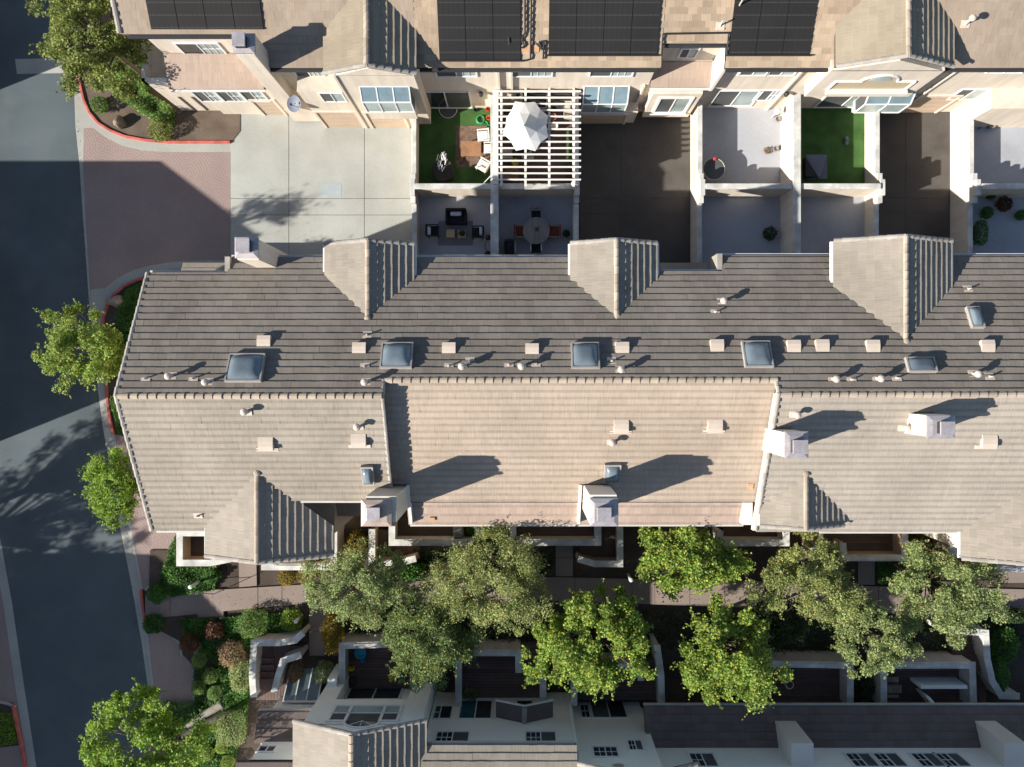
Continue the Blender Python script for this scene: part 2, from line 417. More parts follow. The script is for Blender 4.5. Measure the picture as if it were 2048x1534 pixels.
# courtyard garden floor, a little above the street
GZ = .28
sheet('garden_soil', [(452,1060),(2300,1040),(2300,1560),(462,1560)], GZ-.08, 'mulch', 'dark mulch of the shared courtyard garden', thick=.3)
sheet('garden_soil', [(300,1100),(452,1100),(470,1700),(392,1700),(388,1330),(366,1310),(362,1284),(296,1250)], .12, 'mulch', 'dark mulch bed of round shrubs by the street', thick=.3)
def slabs(name, label, rects, z, mat, gap=.012, thick=.12, base='dark_metal'):
    """rects in pixels at the ground; every slab is a piece of its own with an open joint"""
    xs = [r[0] for r in rects]+[r[2] for r in rects]; ys = [r[1] for r in rects]+[r[3] for r in rects]
    b = M(); b.box(X(min(xs)), X(max(xs)), Y(max(ys)), Y(min(ys)), z-thick, z-.012)
    o = b.build(name, 'soil'); tag(o, label, kind='structure')
    for x0, y0, x1, y1 in rects:
        s = M(); s.box(X(x0)+gap, X(x1)-gap, Y(y1)+gap, Y(y0)-gap, z-.05, z)
        s.build('slab', mat, o, bevel=.006)
    return o
D1 = []
for (y0, y1) in ((222,397),(397,430),(430,600)):
    for (x0, x1) in ((461,578),(578,729),(729,832)): D1.append((x0,y0,x1,y1))
D1 = [(a,b,c,(d if d < 590 else 590)) for a,b,c,d in D1]
drive1 = slabs('driveway', 'sunlit pale concrete driveway in front of the first garage', D1, .02, 'concrete')
m = M(); m.box(X(643), X(683), Y(396), Y(368), .018, .026); m.build('utility_cover', 'utility_cover', drive1, bevel=.004)
D2 = [(x0,y0,x1,y1) for (y0,y1) in ((222,397),(397,428),(428,600)) for (x0,x1) in ((1160,1241),(1241,1381))]
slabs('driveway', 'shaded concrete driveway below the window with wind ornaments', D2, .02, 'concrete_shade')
D3 = [(x0,y0,x1,y1) for (y0,y1) in ((215,397),(397,424),(424,600)) for (x0,x1) in ((1755,1811),(1811,1906))]
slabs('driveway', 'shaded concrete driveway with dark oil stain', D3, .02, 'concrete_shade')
st_ = M(); st_.lathe((*W(1832,405)[:2], .0225), [(.30,0),(.30,.001)], 20)
# garden path (each slab a piece)
def quad_slabs(name, label, quads, z, mat, gap=.012):
    b = M()
    for q in quads: b.prism([W(*p, z)[:2] for p in q], z-.10, z-.015)
    o = b.build(name, 'mulch'); tag(o, label, kind='structure')
    for q in quads:
        P = [Vector(W(*p, z)[:2]) for p in q]; c = sum(P, Vector((0,0)))/len(P)
        P = [p + (c-p).normalized()*gap*1.4 for p in P]
        s = M(); s.prism([tuple(p) for p in P], z-.05, z); s.build('slab', mat, o, bevel=.006)
    return o
def pathq(xs, top, bot):
    return [[(a, top(a)), (b, top(b)), (b, bot(b)), (a, bot(a))] for a, b in zip(xs[:-1], xs[1:])]
lt = lambda x: 1188 - (x-290)*(1188-1168)/(620-290) if x < 620 else 1168 - (x-620)*.03
lb = lambda x: 1238 - (x-290)*(1238-1206)/(620-290) if x < 620 else 1206 + (x-620)*.0
quad_slabs('garden_path', 'pinkish concrete path through the shared courtyard garden',
    pathq([440,516,564,620,690,760,830,900,960,1000], lt, lb) + pathq([1000,1090,1150,1208,1264,1310,1380,1450,1540], lambda x: 1154+(x-1100)*.02, lambda x: 1202+(x-1100)*.035)
    + pathq([1540,1620,1700,1757,1830,1900,1980,2060,2160], lambda x: 1168+(x-1540)*.02, lambda x: 1222+(x-1540)*.02), GZ, 'concrete_pink')
quad_slabs('garden_path', 'lower flight of the pink path meeting the street', pathq([290,340,396], lambda x: 1190-(x-290)*.07, lambda x: 1238-(x-290)*.09), .13, 'concrete_pink')
stp = thing('garden_steps', 'four pinkish concrete steps in the garden path near the street', 'steps', (*W(418,1208,.3)[:2], .2))
for i in range(4):
    b = M(); x0 = 395+i*12; zs = .155+.035*i
    b.prism([W(x0,1179,zs)[:2], W(x0+16,1179,zs)[:2], W(x0+16,1236-i,zs)[:2], W(x0,1236-i,zs)[:2]], .02, zs); b.build('step', 'concrete_pink', stp, bevel=.012)
b = M(); b.path([(X(385,.9),Y(1185,.9),.9),(X(428,1.1),Y(1188,1.1),1.1),(X(440,1.15),Y(1182,1.15),1.15)],.02)
for p_,z0,z1 in (((385,1185),.1,.9),((428,1188),.1,1.1)): b.tube(W(*p_,z0),W(*p_,z1),.02)
b.build('handrail','dark_metal',stp)
quad_slabs('entry_walk', 'short pale walk from the path to the first porch', [[(477,1118),(513,1118),(514,1172),(478,1175)],[(477,1060),(513,1060),(513,1118),(477,1118)]], GZ, 'concrete_pink')
quad_slabs('entry_walk', 'brown walk leading to the stepped white gateway wall', [[(618,1210),(650,1210),(650,1262),(618,1262)],[(618,1262),(650,1262),(650,1312),(618,1312)]], GZ, 'concrete_pink')
quad_slabs('entry_walk', 'narrow shaded walk below the long balcony', [[(1111,1085),(1146,1085),(1146,1115),(1111,1115)],[(1111,1115),(1146,1115),(1146,1153),(1111,1153)]], GZ, 'concrete_pink')
quad_slabs('entry_walk', 'shaded walk beside the boarded terrace', [[(1716,1110),(1750,1110),(1750,1170),(1716,1170)]], GZ, 'concrete_pink')
quad_slabs('garden_paving', 'sunlit pinkish paving at the far end of the garden', [[(1985,1130),(2080,1130),(2080,1166),(1985,1166)],[(2080,1130),(2180,1130),(2180,1166),(2080,1166)]], GZ, 'concrete_pink')

# ---------------------------------------------------------------- roofs
PITCH = math.atan(.466); CP, SP = math.cos(PITCH), math.sin(PITCH)
def clip(poly, a, b, c):
    """keep a*u+b*v<=c"""
    out = []
    for i in range(len(poly)):
        p, q = poly[i], poly[(i+1) % len(poly)]
        dp, dq = a*p[0]+b*p[1]-c, a*q[0]+b*q[1]-c
        if dp <= 0: out.append(p)
        if (dp < 0) != (dq < 0) and dp != dq:
            t = dp/(dp-dq); out.append((p[0]+(q[0]-p[0])*t, p[1]+(q[1]-p[1])*t))
    return out
class Roof:
    def __init__(s): s.full = []; s.rest = []; s.tmpl = {}; s.n = 0
    def slope(s, O, U, V, poly, mat, e=.285, w=.34, t=.030, bond=.5, nose=0):
        """poly: convex, in (u along eave, v up slope) metres from O"""
        O, U, V = Vector(O), Vector(U).normalized(), Vector(V).normalized(); Nn = U.cross(V)
        ar = sum(poly[i][0]*poly[(i+1)%len(poly)][1]-poly[(i+1)%len(poly)][0]*poly[i][1] for i in range(len(poly)))
        if ar < 0: poly = poly[::-1]
        hp = []
        for i in range(len(poly)):
            p, q = poly[i], poly[(i+1)%len(poly)]
            a, b = q[1]-p[1], -(q[0]-p[0]); hp.append((a, b, a*p[0]+b*p[1]))
        us = [p[0] for p in poly]; vs = [p[1] for p in poly]
        s.n += 1; sid = s.n; Lt = e*1.18
        def geom(pl, v0, full):
            base_ = Vector(O if not full else (0,0,0))
            if nose:
                vn = v0+nose
                lo = clip(pl, 0, 1, vn); hi = clip(pl, 0, -1, -vn)
                V_, F_ = [], []
                for part in (lo, hi):
                    if len(part) < 3: continue
                    n = len(part); k = len(V_)
                    hgt = lambda v: (t-(t-.012)*(v-v0)/nose if v <= vn+1e-6 else .012-.009*(v-vn)/(Lt-nose))+.002
                    V_ += [base_+U*p[0]+V*p[1]+Nn*hgt(p[1]) for p in part]+[base_+U*p[0]+V*p[1]+Nn*(-.012) for p in part]
                    F_ += [[k+i for i in range(n)]]+[[k+(i+1)%n, k+i, k+i+n, k+(i+1)%n+n] for i in range(n) if not (abs(part[i][1]-vn)<1e-5 and abs(part[(i+1)%n][1]-vn)<1e-5)]
                return V_, F_
            top = [Vector(O if not full else (0,0,0)) + U*p[0]+V*p[1]+Nn*(t*(1-(p[1]-v0)/Lt)+.004) for p in pl]
            bot = [Vector(O if not full else (0,0,0)) + U*p[0]+V*p[1]+Nn*(-.012) for p in pl]
            n = len(pl)
            return top+bot, [list(range(n))]+[[(i+1)%n, i, i+n, (i+1)%n+n] for i in range(n)]
        gp = .0008
        k0 = math.floor(min(vs)/e)-1; k1 = math.ceil(max(vs)/e)+1
        for kk in range(k0, k1):
            v0 = kk*e
            off = (kk*bond % 1)*w
            j0 = math.floor((min(us)-off)/w)-1; j1 = math.ceil((max(us)-off)/w)+1
            for j in range(j0, j1):
                ju = 0; jv = rng.uniform(-.006,.006)
                u0 = j*w+off; r = [(u0+gp,v0),(u0+w-gp,v0),(u0+w-gp,v0+Lt),(u0+gp,v0+Lt)]
                pl = r
                for a, b, c in hp:
                    pl = clip(pl, a, b, c)
                    if len(pl) < 3: break
                if len(pl) < 3: continue
                cw = max(p[0] for p in pl)-min(p[0] for p in pl); ch = max(p[1] for p in pl)-min(p[1] for p in pl)
                if cw < .02 or ch < .02: continue
                full = len(pl) == 4 and cw > w-.02 and ch > Lt-.02
                if full:
                    if sid not in s.tmpl: s.tmpl[sid] = geom([(gp,0),(w-gp,0),(w-gp,Lt),(gp,Lt)], 0, True)
                    loc = O+U*(u0+ju)+V*(v0+jv)+Nn*rng.uniform(-.002,.003)
                    s.full.append((sid, loc, mat))
                else:
                    s.rest.append((geom(pl, v0, False), mat))
    def finish(s, parent, limit=300, visible=None):
        cp = Vector((0,0,HC))
        def key(a):
            L = a[1]
            if visible and not visible(L): return 1e6
            return (L-cp).length
        s.full.sort(key=key)
        ind, rest = s.full[:limit], s.full[limit:]
        meshes = {}
        for sid, loc, mat in ind:
            if (sid, mat) not in meshes:
                vs, fs = s.tmpl[sid]; me = bpy.data.meshes.new('tile'); me.from_pydata([tuple(v) for v in vs], [], fs); me.materials.append(MAT[mat]); meshes[(sid,mat)] = me
            o = bpy.data.objects.new('tile', meshes[(sid,mat)]); place(o, loc, parent)
        b = M(); names = []
        for sid, loc, mat in rest:
            if mat not in names: names.append(mat)
            b.mi = names.index(mat); vs, fs = s.tmpl[sid]; b.add([v+loc for v in vs], fs)
        for (vs, fs), mat in s.rest:
            if mat not in names: names.append(mat)
            b.mi = names.index(mat); b.add(vs, fs)
        o = b.build('tile_field', names, parent, origin=(0,0,0)); o['kind'] = 'stuff'
        return o

def ridge_caps(parent, p0, p1, mat='ridge', name='ridge_tile', ln=.335, r=.11, halfang=1.15, lift=.015, flip=False):
    """overlapping rounded cap tiles from p0 to p1 (each its own piece, sharing one mesh)"""
    p0, p1 = Vector(p0), Vector(p1); d = p1-p0; n = max(1, round(d.length/ln)); st = d/n; dn = d.normalized()
    side = dn.cross(Vector((0,0,1))).normalized(); up = side.cross(dn)
    L = st.length*1.16
    vs = []; K = 5
    for (t, rr, h) in ((0, r*1.10, lift+.034), (L, r*.97, lift)):
        for q, dr in ((0, 0), (1, -.02)):
            for i in range(K):
                a = -halfang+2*halfang*i/(K-1)
                vs.append(dn*t + side*((rr+dr)*math.sin(a)*1.05) + up*((rr+dr)*math.cos(a)-rr*.55+h))
    fs = []
    for i in range(K-1):
        fs += [[i,i+1,2*K+i+1,2*K+i],[K+i+1,K+i,3*K+i,3*K+i+1],[i+1,i,K+i,K+i+1],[2*K+i,2*K+i+1,3*K+i+1,3*K+i]]
    fs += [[0,2*K,3*K,K],[K-1,2*K-1,4*K-1,3*K-1]]
    me = bpy.data.meshes.new(name); me.from_pydata([tuple(v) for v in vs], [], fs); me.materials.append(MAT[mat])
    for i in range(n):
        o = bpy.data.objects.new(name, me); place(o, p0+st*i+Vector((rng.uniform(-.006,.006), rng.uniform(-.006,.006), rng.uniform(-.003,.006))), parent)

def gable_roof_deck(b, x0, x1, yr, zr, yn, zn, ys, zs, th=.14):
    """solid deck under an E-W ridge; n = north eave, s = south eave"""
    b.ext([(x0,yn,zn),(x0,yr,zr),(x0,ys,zs),(x0,ys,zs-th),(x0,yr,zr-th*1.2),(x0,yn,zn-th)][::-1], (x1-x0,0,0))
def gable_ns_deck(b, xc, zr, xl, zl, xr, zrr, y0, y1, th=.14):
    b.ext([(xl,y0,zl),(xc,y0,zr),(xr,y0,zrr),(xr,y0,zrr-th),(xc,y0,zr-th*1.2),(xl,y0,zl-th)], (0,y1-y0,0))
# ================================================================ shared building parts
def window(bld, face, pl, a0, a1, z0, z1, cols=2, grid=(0,), panes=None, fw=.07, sill=False, depth=.05):
    """face 'S','N','W','E': plane coordinate pl; a0..a1 along it. frame mesh with pane children"""
    if a0 > a1: a0, a1 = a1, a0
    sg = {'S': -1, 'N': 1, 'W': -1, 'E': 1}[face]; ns = face in 'SN'
    def bx(b, u0, u1, w0, w1, d0, d1):
        p, q = pl+sg*d0, pl+sg*d1
        if ns: b.box(u0,u1,p,q,w0,w1)
        else: b.box(p,q,u0,u1,w0,w1)
    f = M()
    bx(f,a0-fw,a1+fw,z0-fw,z0,-.02,depth); bx(f,a0-fw,a1+fw,z1,z1+fw,-.02,depth)
    bx(f,a0-fw,a0,z0,z1,-.02,depth); bx(f,a1,a1+fw,z0,z1,-.02,depth)
    cw = (a1-a0)/cols
    for i in range(1, cols): bx(f,a0+cw*i-.022,a0+cw*i+.022,z0,z1,-.02,depth-.006)
    for i in grid:
        if i < cols:
            for k in (1,2):
                if cw > .5 or k == 1:
                    xx = a0+cw*i+cw*k/(3 if cw > .5 else 2); bx(f,xx-.010,xx+.010,z0,z1,.0,depth-.014)
            zz = (z0+z1)/2; bx(f,a0+cw*i+.02,a0+cw*(i+1)-.02,zz-.010,zz+.010,.0,depth-.016)
    if sill: bx(f,a0-fw-.05,a1+fw+.05,z0-fw-.05,z0-fw-.002,-.02,depth+.06)
    fo = f.build('window', 'white', bld)
    panes = panes or ['glass_curtain','glass_screen']
    for i in range(cols):
        p = M(); bx(p,a0+cw*i+.01,a0+cw*(i+1)-.01,z0+.005,z1-.005,-.015,.018); p.build('pane', panes[i%len(panes)], fo)
    return fo
def winpx(bld, face, pl, bl, br, py_near, py_far, **kw):
    """window from pixels on a wall facing the camera: bl,br = pixel x of its lower corners, py_near/far = lower/upper edge rows"""
    z0 = HC - FP*abs(pl)/abs(CY-py_near); z1 = HC - FP*abs(pl)/abs(CY-py_far)
    return window(bld, face, pl, X(bl,z0), X(br,z0), z0, z1, **kw)

def chimney(bld, x0, x1, y0, y1, zb, zt, mat='stucco', cap='metal_lilac', fl=None, body=None):
    """stucco stack, flared metal shroud, square flue box with lid"""
    b = M(); bx = body or (x0+.1, x1-.1, y0+.1, y1-.1)
    b.box(bx[0],bx[1],bx[2],bx[3],zb,zt-.10)
    c = b.build('chimney', mat, bld, bevel=.015)
    s = M(); s.box(x0,x1,y0,y1,zt-.11,zt-.02)
    i0,i1,j0,j1 = x0+.16,x1-.16,y0+.16,y1-.16
    s.add([(x0,y0,zt-.02),(x1,y0,zt-.02),(x1,y1,zt-.02),(x0,y1,zt-.02),(i0,j0,zt+.03),(i1,j0,zt+.03),(i1,j1,zt+.03),(i0,j1,zt+.03)],
          [[0,1,5,4],[1,2,6,5],[2,3,7,6],[3,0,4,7],[4,5,6,7]])
    s.build('shroud', cap, c)
    fx0,fx1,fy0,fy1 = fl
    f = M(); f.box(fx0+.04,fx1-.04,fy0+.04,fy1-.04,zt,zt+.26); f.build('flue', 'dark_metal', c)
    f = M(); f.box(fx0,fx1,fy0,fy1,zt+.26,zt+.33); f.build('flue_lid', 'metal_lilac' , c, bevel=.01)
    return c

class Plane:
    """roof plane z = a + b*Y ; finds the point under a pixel"""
    def __init__(s, a, b): s.a, s.b = a, b
    def at(s, px, py):
        k = (CY-py)/FP; z = (s.a + s.b*k*HC)/(1+s.b*k); return Vector((X(px,z), Y(py,z), z))
    def frame(s):
        n = Vector((0,-s.b,1)).normalized(); v = Vector((0,1,s.b)).normalized(); return Vector((1,0,0)), v, n

def skylight(bld, P, x0, y0, x1, y1, mat='dome', skew=0):
    U,V,Nn = P.frame(); a = P.at((x0+x1)/2,(y0+y1)/2)
    A = P.at(x0,y0); B = P.at(x1,y1)
    w = (B-A).x*.94; h = abs((A-B).dot(V))*.94
    T = lambda u,v,n: a+U*(u+n*skew)+V*v+Nn*n
    b = M(); hw,hh = w/2,h/2
    def fr(i,o,n0,n1):
        vs=[]
        for n in (n0,n1):
            for (k) in (o,i):
                vs += [T(-hw+k,-hh+k,n),T(hw-k,-hh+k,n),T(hw-k,hh-k,n),T(-hw+k,hh-k,n)]
        f=[]
        for i_ in range(4):
            j=(i_+1)%4
            f += [[i_,j,8+j,8+i_],[8+i_,8+j,12+j,12+i_],[4+j,4+i_,12+i_,12+j]]
        b.add(vs,f)
    fr(.06,0,-.05,.20)
    o = b.build('skylight', 'skylight_frame', bld)
    d = M(); K = 10; vs=[]; fs=[]
    for i in range(K+1):
        for j in range(K+1):
            s_,t_ = i/K*2-1, j/K*2-1
            bul = .17*(1-s_**4)*(1-t_**4)
            vs.append(T(s_*(hw-.05), t_*(hh-.05), .16+bul))
    for i in range(K):
        for j in range(K): fs.append([i*(K+1)+j,(i+1)*(K+1)+j,(i+1)*(K+1)+j+1,i*(K+1)+j+1])
    d.add(vs,fs); d.build('dome', mat, o, smooth=True)
    return o
def box_vent(bld, P, px, py, s=1.0, flashing=False, mat='vent'):
    """low quarter-round attic vent: back low, open front facing down slope"""
    U,V,Nn = P.frame(); a = P.at(px,py)
    dn = V*-1 if V.z > 0 else V
    w,l,h = .25*s,.22*s,.20*s
    T = lambda u,v,n: a+U*u+dn*v+Nn*n
    prof = [(-l,.02),(-l*.4,.10*s),(l*.3,.17*s),(l,h),(l*1.02,h-.03),(l,.0),(-l,0)]
    b = M()
    n = len(prof); vs = [T(-w*(1 if v < 0 else 1.0),v,q) for v,q in prof]+[T(w,v,q) for v,q in prof]
    fs = [list(range(n)), list(range(n,2*n))[::-1]]+[[i,i+n,(i+1)%n+n,(i+1)%n] for i in range(n)]
    b.add(vs,fs)
    o = b.build('roof_vent', mat, bld)
    if flashing:
        f = M(); f.add([T(-w*1.5,l*.9,.045),T(w*1.5,l*.9,.045),T(w*1.5,l*1.5,.042),T(-w*1.5,l*1.5,.042),T(-w*1.5,l*.9,.0),T(w*1.5,l*.9,.0),T(w*1.5,l*1.5,.0),T(-w*1.5,l*1.5,.0)],
                    [[0,1,2,3],[4,7,6,5],[0,4,5,1],[1,5,6,2],[2,6,7,3],[3,7,4,0]]); f.build('flashing', mat, o)
    return o
def vent_pipe(bld, P, px, py, cap=False, h=None):
    a = P.at(px,py); U,V,Nn = P.frame()
    b = M(); h = h or (.30 if cap else .22); r = .055 if cap else .03
    b.tube(a-Vector((0,0,.08)), a+Vector((0,0,h)), r, r, 10)
    b.tube(a-Vector((0,0,.06)), a+Vector((0,0,.10)), .11, r, 10)
    if cap:
        c = a+Vector((0,0,h)); b.lathe(tuple(c), [(.06,-.04),(.13,0),(.135,.06),(.10,.11),(.03,.14)], 14)
    o = b.build('vent_pipe', 'pipe', bld)
    f = M(); w,l = .17,.14
    T = lambda u,v,n: a+U*u+V*v+Nn*n
    f.add([T(-w,-l,.05),T(w,-l,.05),T(w,l,.045),T(-w,l,.045),T(-w,-l,0),T(w,-l,0),T(w,l,0),T(-w,l,0)],[[0,1,2,3],[0,4,5,1],[1,5,6,2],[2,6,7,3],[3,7,4,0]])
    f.build('flashing', 'vent', o)
    return o

# ================================================================ middle row
MB = thing('townhouse_row', 'middle cream townhouse row with broad grey and pinkish tiled roof, skylights and vents', 'building', (2,0,0))
PN = Plane(7.8+.466*4.61, -.466); PSL = Plane(10.31+.466*.77, .466); PSM = Plane(10.04+.466*.2, .466); PSR = Plane(10.28+.466*.72, .466)
XE = 25.0; DP = .42; DA = math.atan(DP); DC, DS = math.cos(DA), math.sin(DA)
# walls
w = M()
w.box(-14.3,-5.05,-4.55,3.7,2.3,8.05); w.box(-11.3,5.4,3.6,4.3,2.3,7.75); w.box(-5.05,9.45,-5.5,3.65,2.3,7.1); w.box(9.45,XE,-5.75,3.69,2.3,7.62); w.box(8.1,XE,3.6,4.36,2.3,7.75)
w.box(-14.25,-12.0,-5.9,-4.5,2.3,7.68)
w.ext([(-14.3,3.7,8.0),(-14.3,-.77,10.12),(-14.3,-4.55,8.3)], (.2,0,0))
w.ext([(-5.2,2.0,8.0),(-5.2,-.77,10.1),(-5.2,-4.55,8.3)], (.17,0,0))
w.ext([(9.45,2.0,8.0),(9.45,-.72,10.1),(9.45,-5.6,7.6)], (.2,0,0))
w.box(-12.0,-7.85,-6.75,-4.5,2.3,7.6); w.ext([(-12.0,-6.75,7.55),(-7.85,-6.75,7.55),(-10.05,-6.75,8.68)], (0,.2,0))
w.box(9.6,12.3,-5.72,-5.5,2.3,7.9); w.box(17.85,22.3,-7.1,-5.7,2.3,7.5)
for xc, hw, zr in ((-5.81,1.45,8.72),(3.68,1.4,8.72),(14.49,2.0,9.12)):
    w.box(xc-hw,xc+hw,3.5,4.7,2.6,zr-DP*hw-.08); w.ext([(xc-hw,4.7,zr-DP*hw-.09),(xc,4.7,zr),(xc+hw,4.7,zr-DP*hw-.09)], (0,-.2,0))
w.build('wall', 'stucco', MB)
# roof deck
d = M(); dz = .05
def nz(y): return 7.8+.466*(4.61-y)-dz
def deck(x0,x1,yr,yn,ys):
    zr = nz(yr); gable_roof_deck(d,x0,x1,yr,zr,yn,nz(yn),ys,zr+.466*(ys-yr))
deck(-14.65,-11.5,-.77,3.95,-6.2); deck(-11.5,-11.0,-.77,4.61,-6.2); deck(-11.0,-5.0,-.77,4.61,-4.9)
deck(-4.99,5.53,-.2,4.61,-5.05); deck(5.53,7.95,-.2,4.0,-5.05); deck(7.95,9.39,-.2,4.68,-5.05); deck(9.4,XE,-.72,4.68,-6.26)
DORM = [(-5.81,8.95,-7.65,-4.15,5.1,2.15),(3.68,8.95,1.98,5.36,5.12,2.15),(14.49,9.36,12.2,16.8,5.18,1.27)]
for xc,zr,xl,xr,yf,yj in DORM:
    gable_ns_deck(d,xc,zr-dz,xl,zr-DP*(xc-xl)-dz,xr,zr-DP*(xr-xc)-dz,yj-.5,yf)
SD = [(-10.05,8.9,-12.46,-7.42,-7.2,-3.82),(10.96,8.82,9.42,12.75,-5.95,-3.85),(20.1,8.75,17.6,22.6,-7.35,-3.9)]
for xc,zr,xl,xr,yf,yj in SD:
    gable_ns_deck(d,xc,zr-dz,xl,zr-DP*(xc-xl)-dz,xr,zr-DP*(xr-xc)-dz,yf,yj+.4)
# lower pent over the middle units, small pents on the north side
d.ext([(-4.55,-4.9,7.53),(-4.55,-6.12,6.96),(-4.55,-6.12,6.84),(-4.55,-4.9,7.38)], (13.75,0,0))
d.ext([(-15.2,5.0,3.95),(-15.2,3.6,4.6),(-15.2,3.6,4.4),(-15.2,5.0,3.83)], (2.6,0,0))
d.ext([(6.3,5.0,3.95),(6.3,3.6,4.6),(6.3,3.6,4.4),(6.3,5.0,3.83)], (2.1,0,0))
d.ext([(-7.6,-5.9,6.4),(-7.6,-4.5,7.0),(-7.6,-4.5,6.8),(-7.6,-5.9,6.3)][::-1], (2.0,0,0))
roof = d.build('roof', 'deck_under', MB)
rf = Roof()
UN, VN = (-1,0,0), (0,-CP,SP); US, VS = (1,0,0), (0,CP,SP)
def nrect(x0,x1,yn,yr,mat='tile_north_shade'):
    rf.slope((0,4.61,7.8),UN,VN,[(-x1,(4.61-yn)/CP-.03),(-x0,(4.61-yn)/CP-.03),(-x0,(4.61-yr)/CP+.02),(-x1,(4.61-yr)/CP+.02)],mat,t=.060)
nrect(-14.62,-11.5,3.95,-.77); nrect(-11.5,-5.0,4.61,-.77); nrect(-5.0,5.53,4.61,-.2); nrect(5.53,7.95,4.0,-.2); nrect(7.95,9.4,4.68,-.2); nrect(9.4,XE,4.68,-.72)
def srect(P,x0,x1,ys,yr,mat,**k):
    O=(0,ys,P.a+P.b*ys); k.setdefault('nose',.09); k.setdefault('t',.06); rf.slope(O,US,VS,[(x0,-.03),(x1,-.03),(x1,(yr-ys)/CP+.02),(x0,(yr-ys)/CP+.02)],mat,**k)
srect(PSL,-14.62,-11.0,-6.2,-.77,'tile_grey'); srect(PSL,-11.0,-5.0,-4.905,-.77,'tile_grey')
srect(PSM,-4.99,9.38,-5.05,-.2,'tile_pink'); srect(PSR,9.42,XE,-6.26,-.72,'tile_right')
srect(Plane(7.57+.466*4.9,.466),-4.55,9.2,-6.12,-4.92,'tile_terracotta',e=.42,w=.30)
rf.slope((-15.2,5.0,4.0),UN,VN,[(-2.6,0),(0,0),(0,1.4),(-2.6,1.4)],'tile_grey'); rf.slope((6.3,5.0,4.0),UN,VN,[(-2.1,0),(0,0),(0,1.4),(-2.1,1.4)],'tile_grey')
rf.slope((-7.6,-5.9,6.45),US,VS,[(0,0),(2.0,0),(2.0,1.5),(0,1.5)],'tile_dark')
def dorm(xc,zr,xl,xr,yf,yj,north,mat='tile_grey_side'):
    s = 1 if north else -1
    for side,xe in (('W',xl),('E',xr)):
        hw = abs(xe-xc); ze = zr-DP*hw
        U_,V_ = ((0,-1,0),(DC,0,DS)) if side=='W' else ((0,1,0),(-DC,0,DS))
        g_ = (-1 if side=='W' else 1)*s        # u grows away from the front when negative factor
        # where the eave line dives under the main slope
        if north: ye = 4.61-(ze-7.8)/.466
        else:
            P_ = PSL if xc < -5 else PSR; ye = (ze-P_.a)/.466
        L0 = abs(yf-ye)+.12; L1 = abs(yf-yj)+.12
        rf.slope((xe,yf,ze),U_,V_,[(0,-.02),(-g_*max(L0,.1),-.02),(-g_*L1,hw/DC+.01),(0,hw/DC+.01)],mat,t=.034,nose=(.065 if side=='E' else 0))
    ridge_caps(roof,(xc,yf,zr),(xc,yj-(.05*s),zr),'ridge',r=.10,lift=0)
for D in DORM: dorm(*D,True)
for D in SD: dorm(*D,False)
rf.finish(roof,300)
# ridges and rakes
ridge_caps(roof,(-5.0,-.80,10.31),(-14.5,-.80,10.31)); ridge_caps(roof,(9.4,-.23,10.04),(-5.0,-.23,10.04)); ridge_caps(roof,(XE,-.75,10.28),(9.5,-.75,10.28))
def rake(p0,p1,mat='rake',r=.09): ridge_caps(roof,p0,p1,mat,'rake_tile',.31,r,1.3,.0)
rake((-14.64,3.97,8.10),(-14.64,-.77,10.31)); rake((-14.64,-6.22,7.78),(-14.64,-.77,10.31)); rake((9.38,-6.2,7.74),(9.38,-.72,10.3))
rake((-4.98,-4.9,8.39),(-4.98,-.75,10.32),'rake',.07); rake((-4.98,-.2,10.04),(-4.98,-.77,10.3),'rake',.07); rake((9.38,-.2,10.04),(9.38,-.72,10.3),'rake',.09)
for xc,zr,xl,xr,yf,yj in DORM+SD:
    for xe in (xl,xr):
        for (q0,q1) in (((xe,yf,zr-DP*abs(xe-xc)),(xc,yf,zr)),): ridge_caps(roof,q0,q1,'rake','rake_tile',.30,.09,1.3,.01)
for px,py,P in ((735,638,PN),(1234,632,PN),(1812,684,PN),(514,945,PSL),(1612,946,PSR)):
    a = P.at(px,py); U,V,Nn = P.frame(); b = M(); b.lathe(tuple(a+Nn*.05),[(.13,-.05),(.12,.02),(.05,.05)],8); b.build('ridge_end_cap','ridge',roof)
for x0,x1,y_,z_ in ((-11.5,5.53,4.66,7.72),(-14.6,-11.55,4.0,8.0),(5.6,7.9,4.05,7.98),(8.0,XE,4.73,7.69)):
    g = M(); g.box(x0,x1,y_-.02,y_+.09,z_-.10,z_); g.build('gutter','gutter',MB,bevel=.01)
for x0,x1,y_,z_ in ((-14.5,-12.45,-6.25,7.70),(-9.0,-5.1,-4.95,8.3),(-4.5,9.15,-6.16,6.95),(12.0,17.6,-6.3,7.62)):
    g = M(); g.box(x0,x1,y_-.08,y_+.02,z_-.10,z_); g.build('gutter','gutter',MB,bevel=.01)
for xc,zr,xl,xr,yf,yj in DORM:
    for xe,s in ((xl,-1),(xr,1)):
        ze = zr-DP*abs(xe-xc)-.05; g = M(); g.box(xe,xe+s*.09,yf-.02,4.61-(ze-7.75)/.466-.1,ze-.1,ze); g.build('gutter','white',MB)
for xc,zr,xl,xr,yf,yj in SD:
    g = M(); ze = zr-DP*abs(xl-xc)-.05; g.box(xl-.07,xl,yf,yf+1.1,ze-.1,ze); g.build('gutter','white',MB)
g = M(); g.box(-4.9,9.3,-5.13,-5.055,7.60,7.70); g.build('drip_edge','gutter_dark',MB)
# barge board of the right-hand roof
g = M(); g.ext([(9.36,-.72,10.22),(9.36,-6.25,7.66),(9.36,-6.25,7.40),(9.36,-.72,9.96)],(-.05,0,0)); g.build('barge_board','trim',MB)
g = M(); g.box(-12.42,-12.36,-7.15,-6.2,7.0,7.70); g.build('fascia','trim',MB)
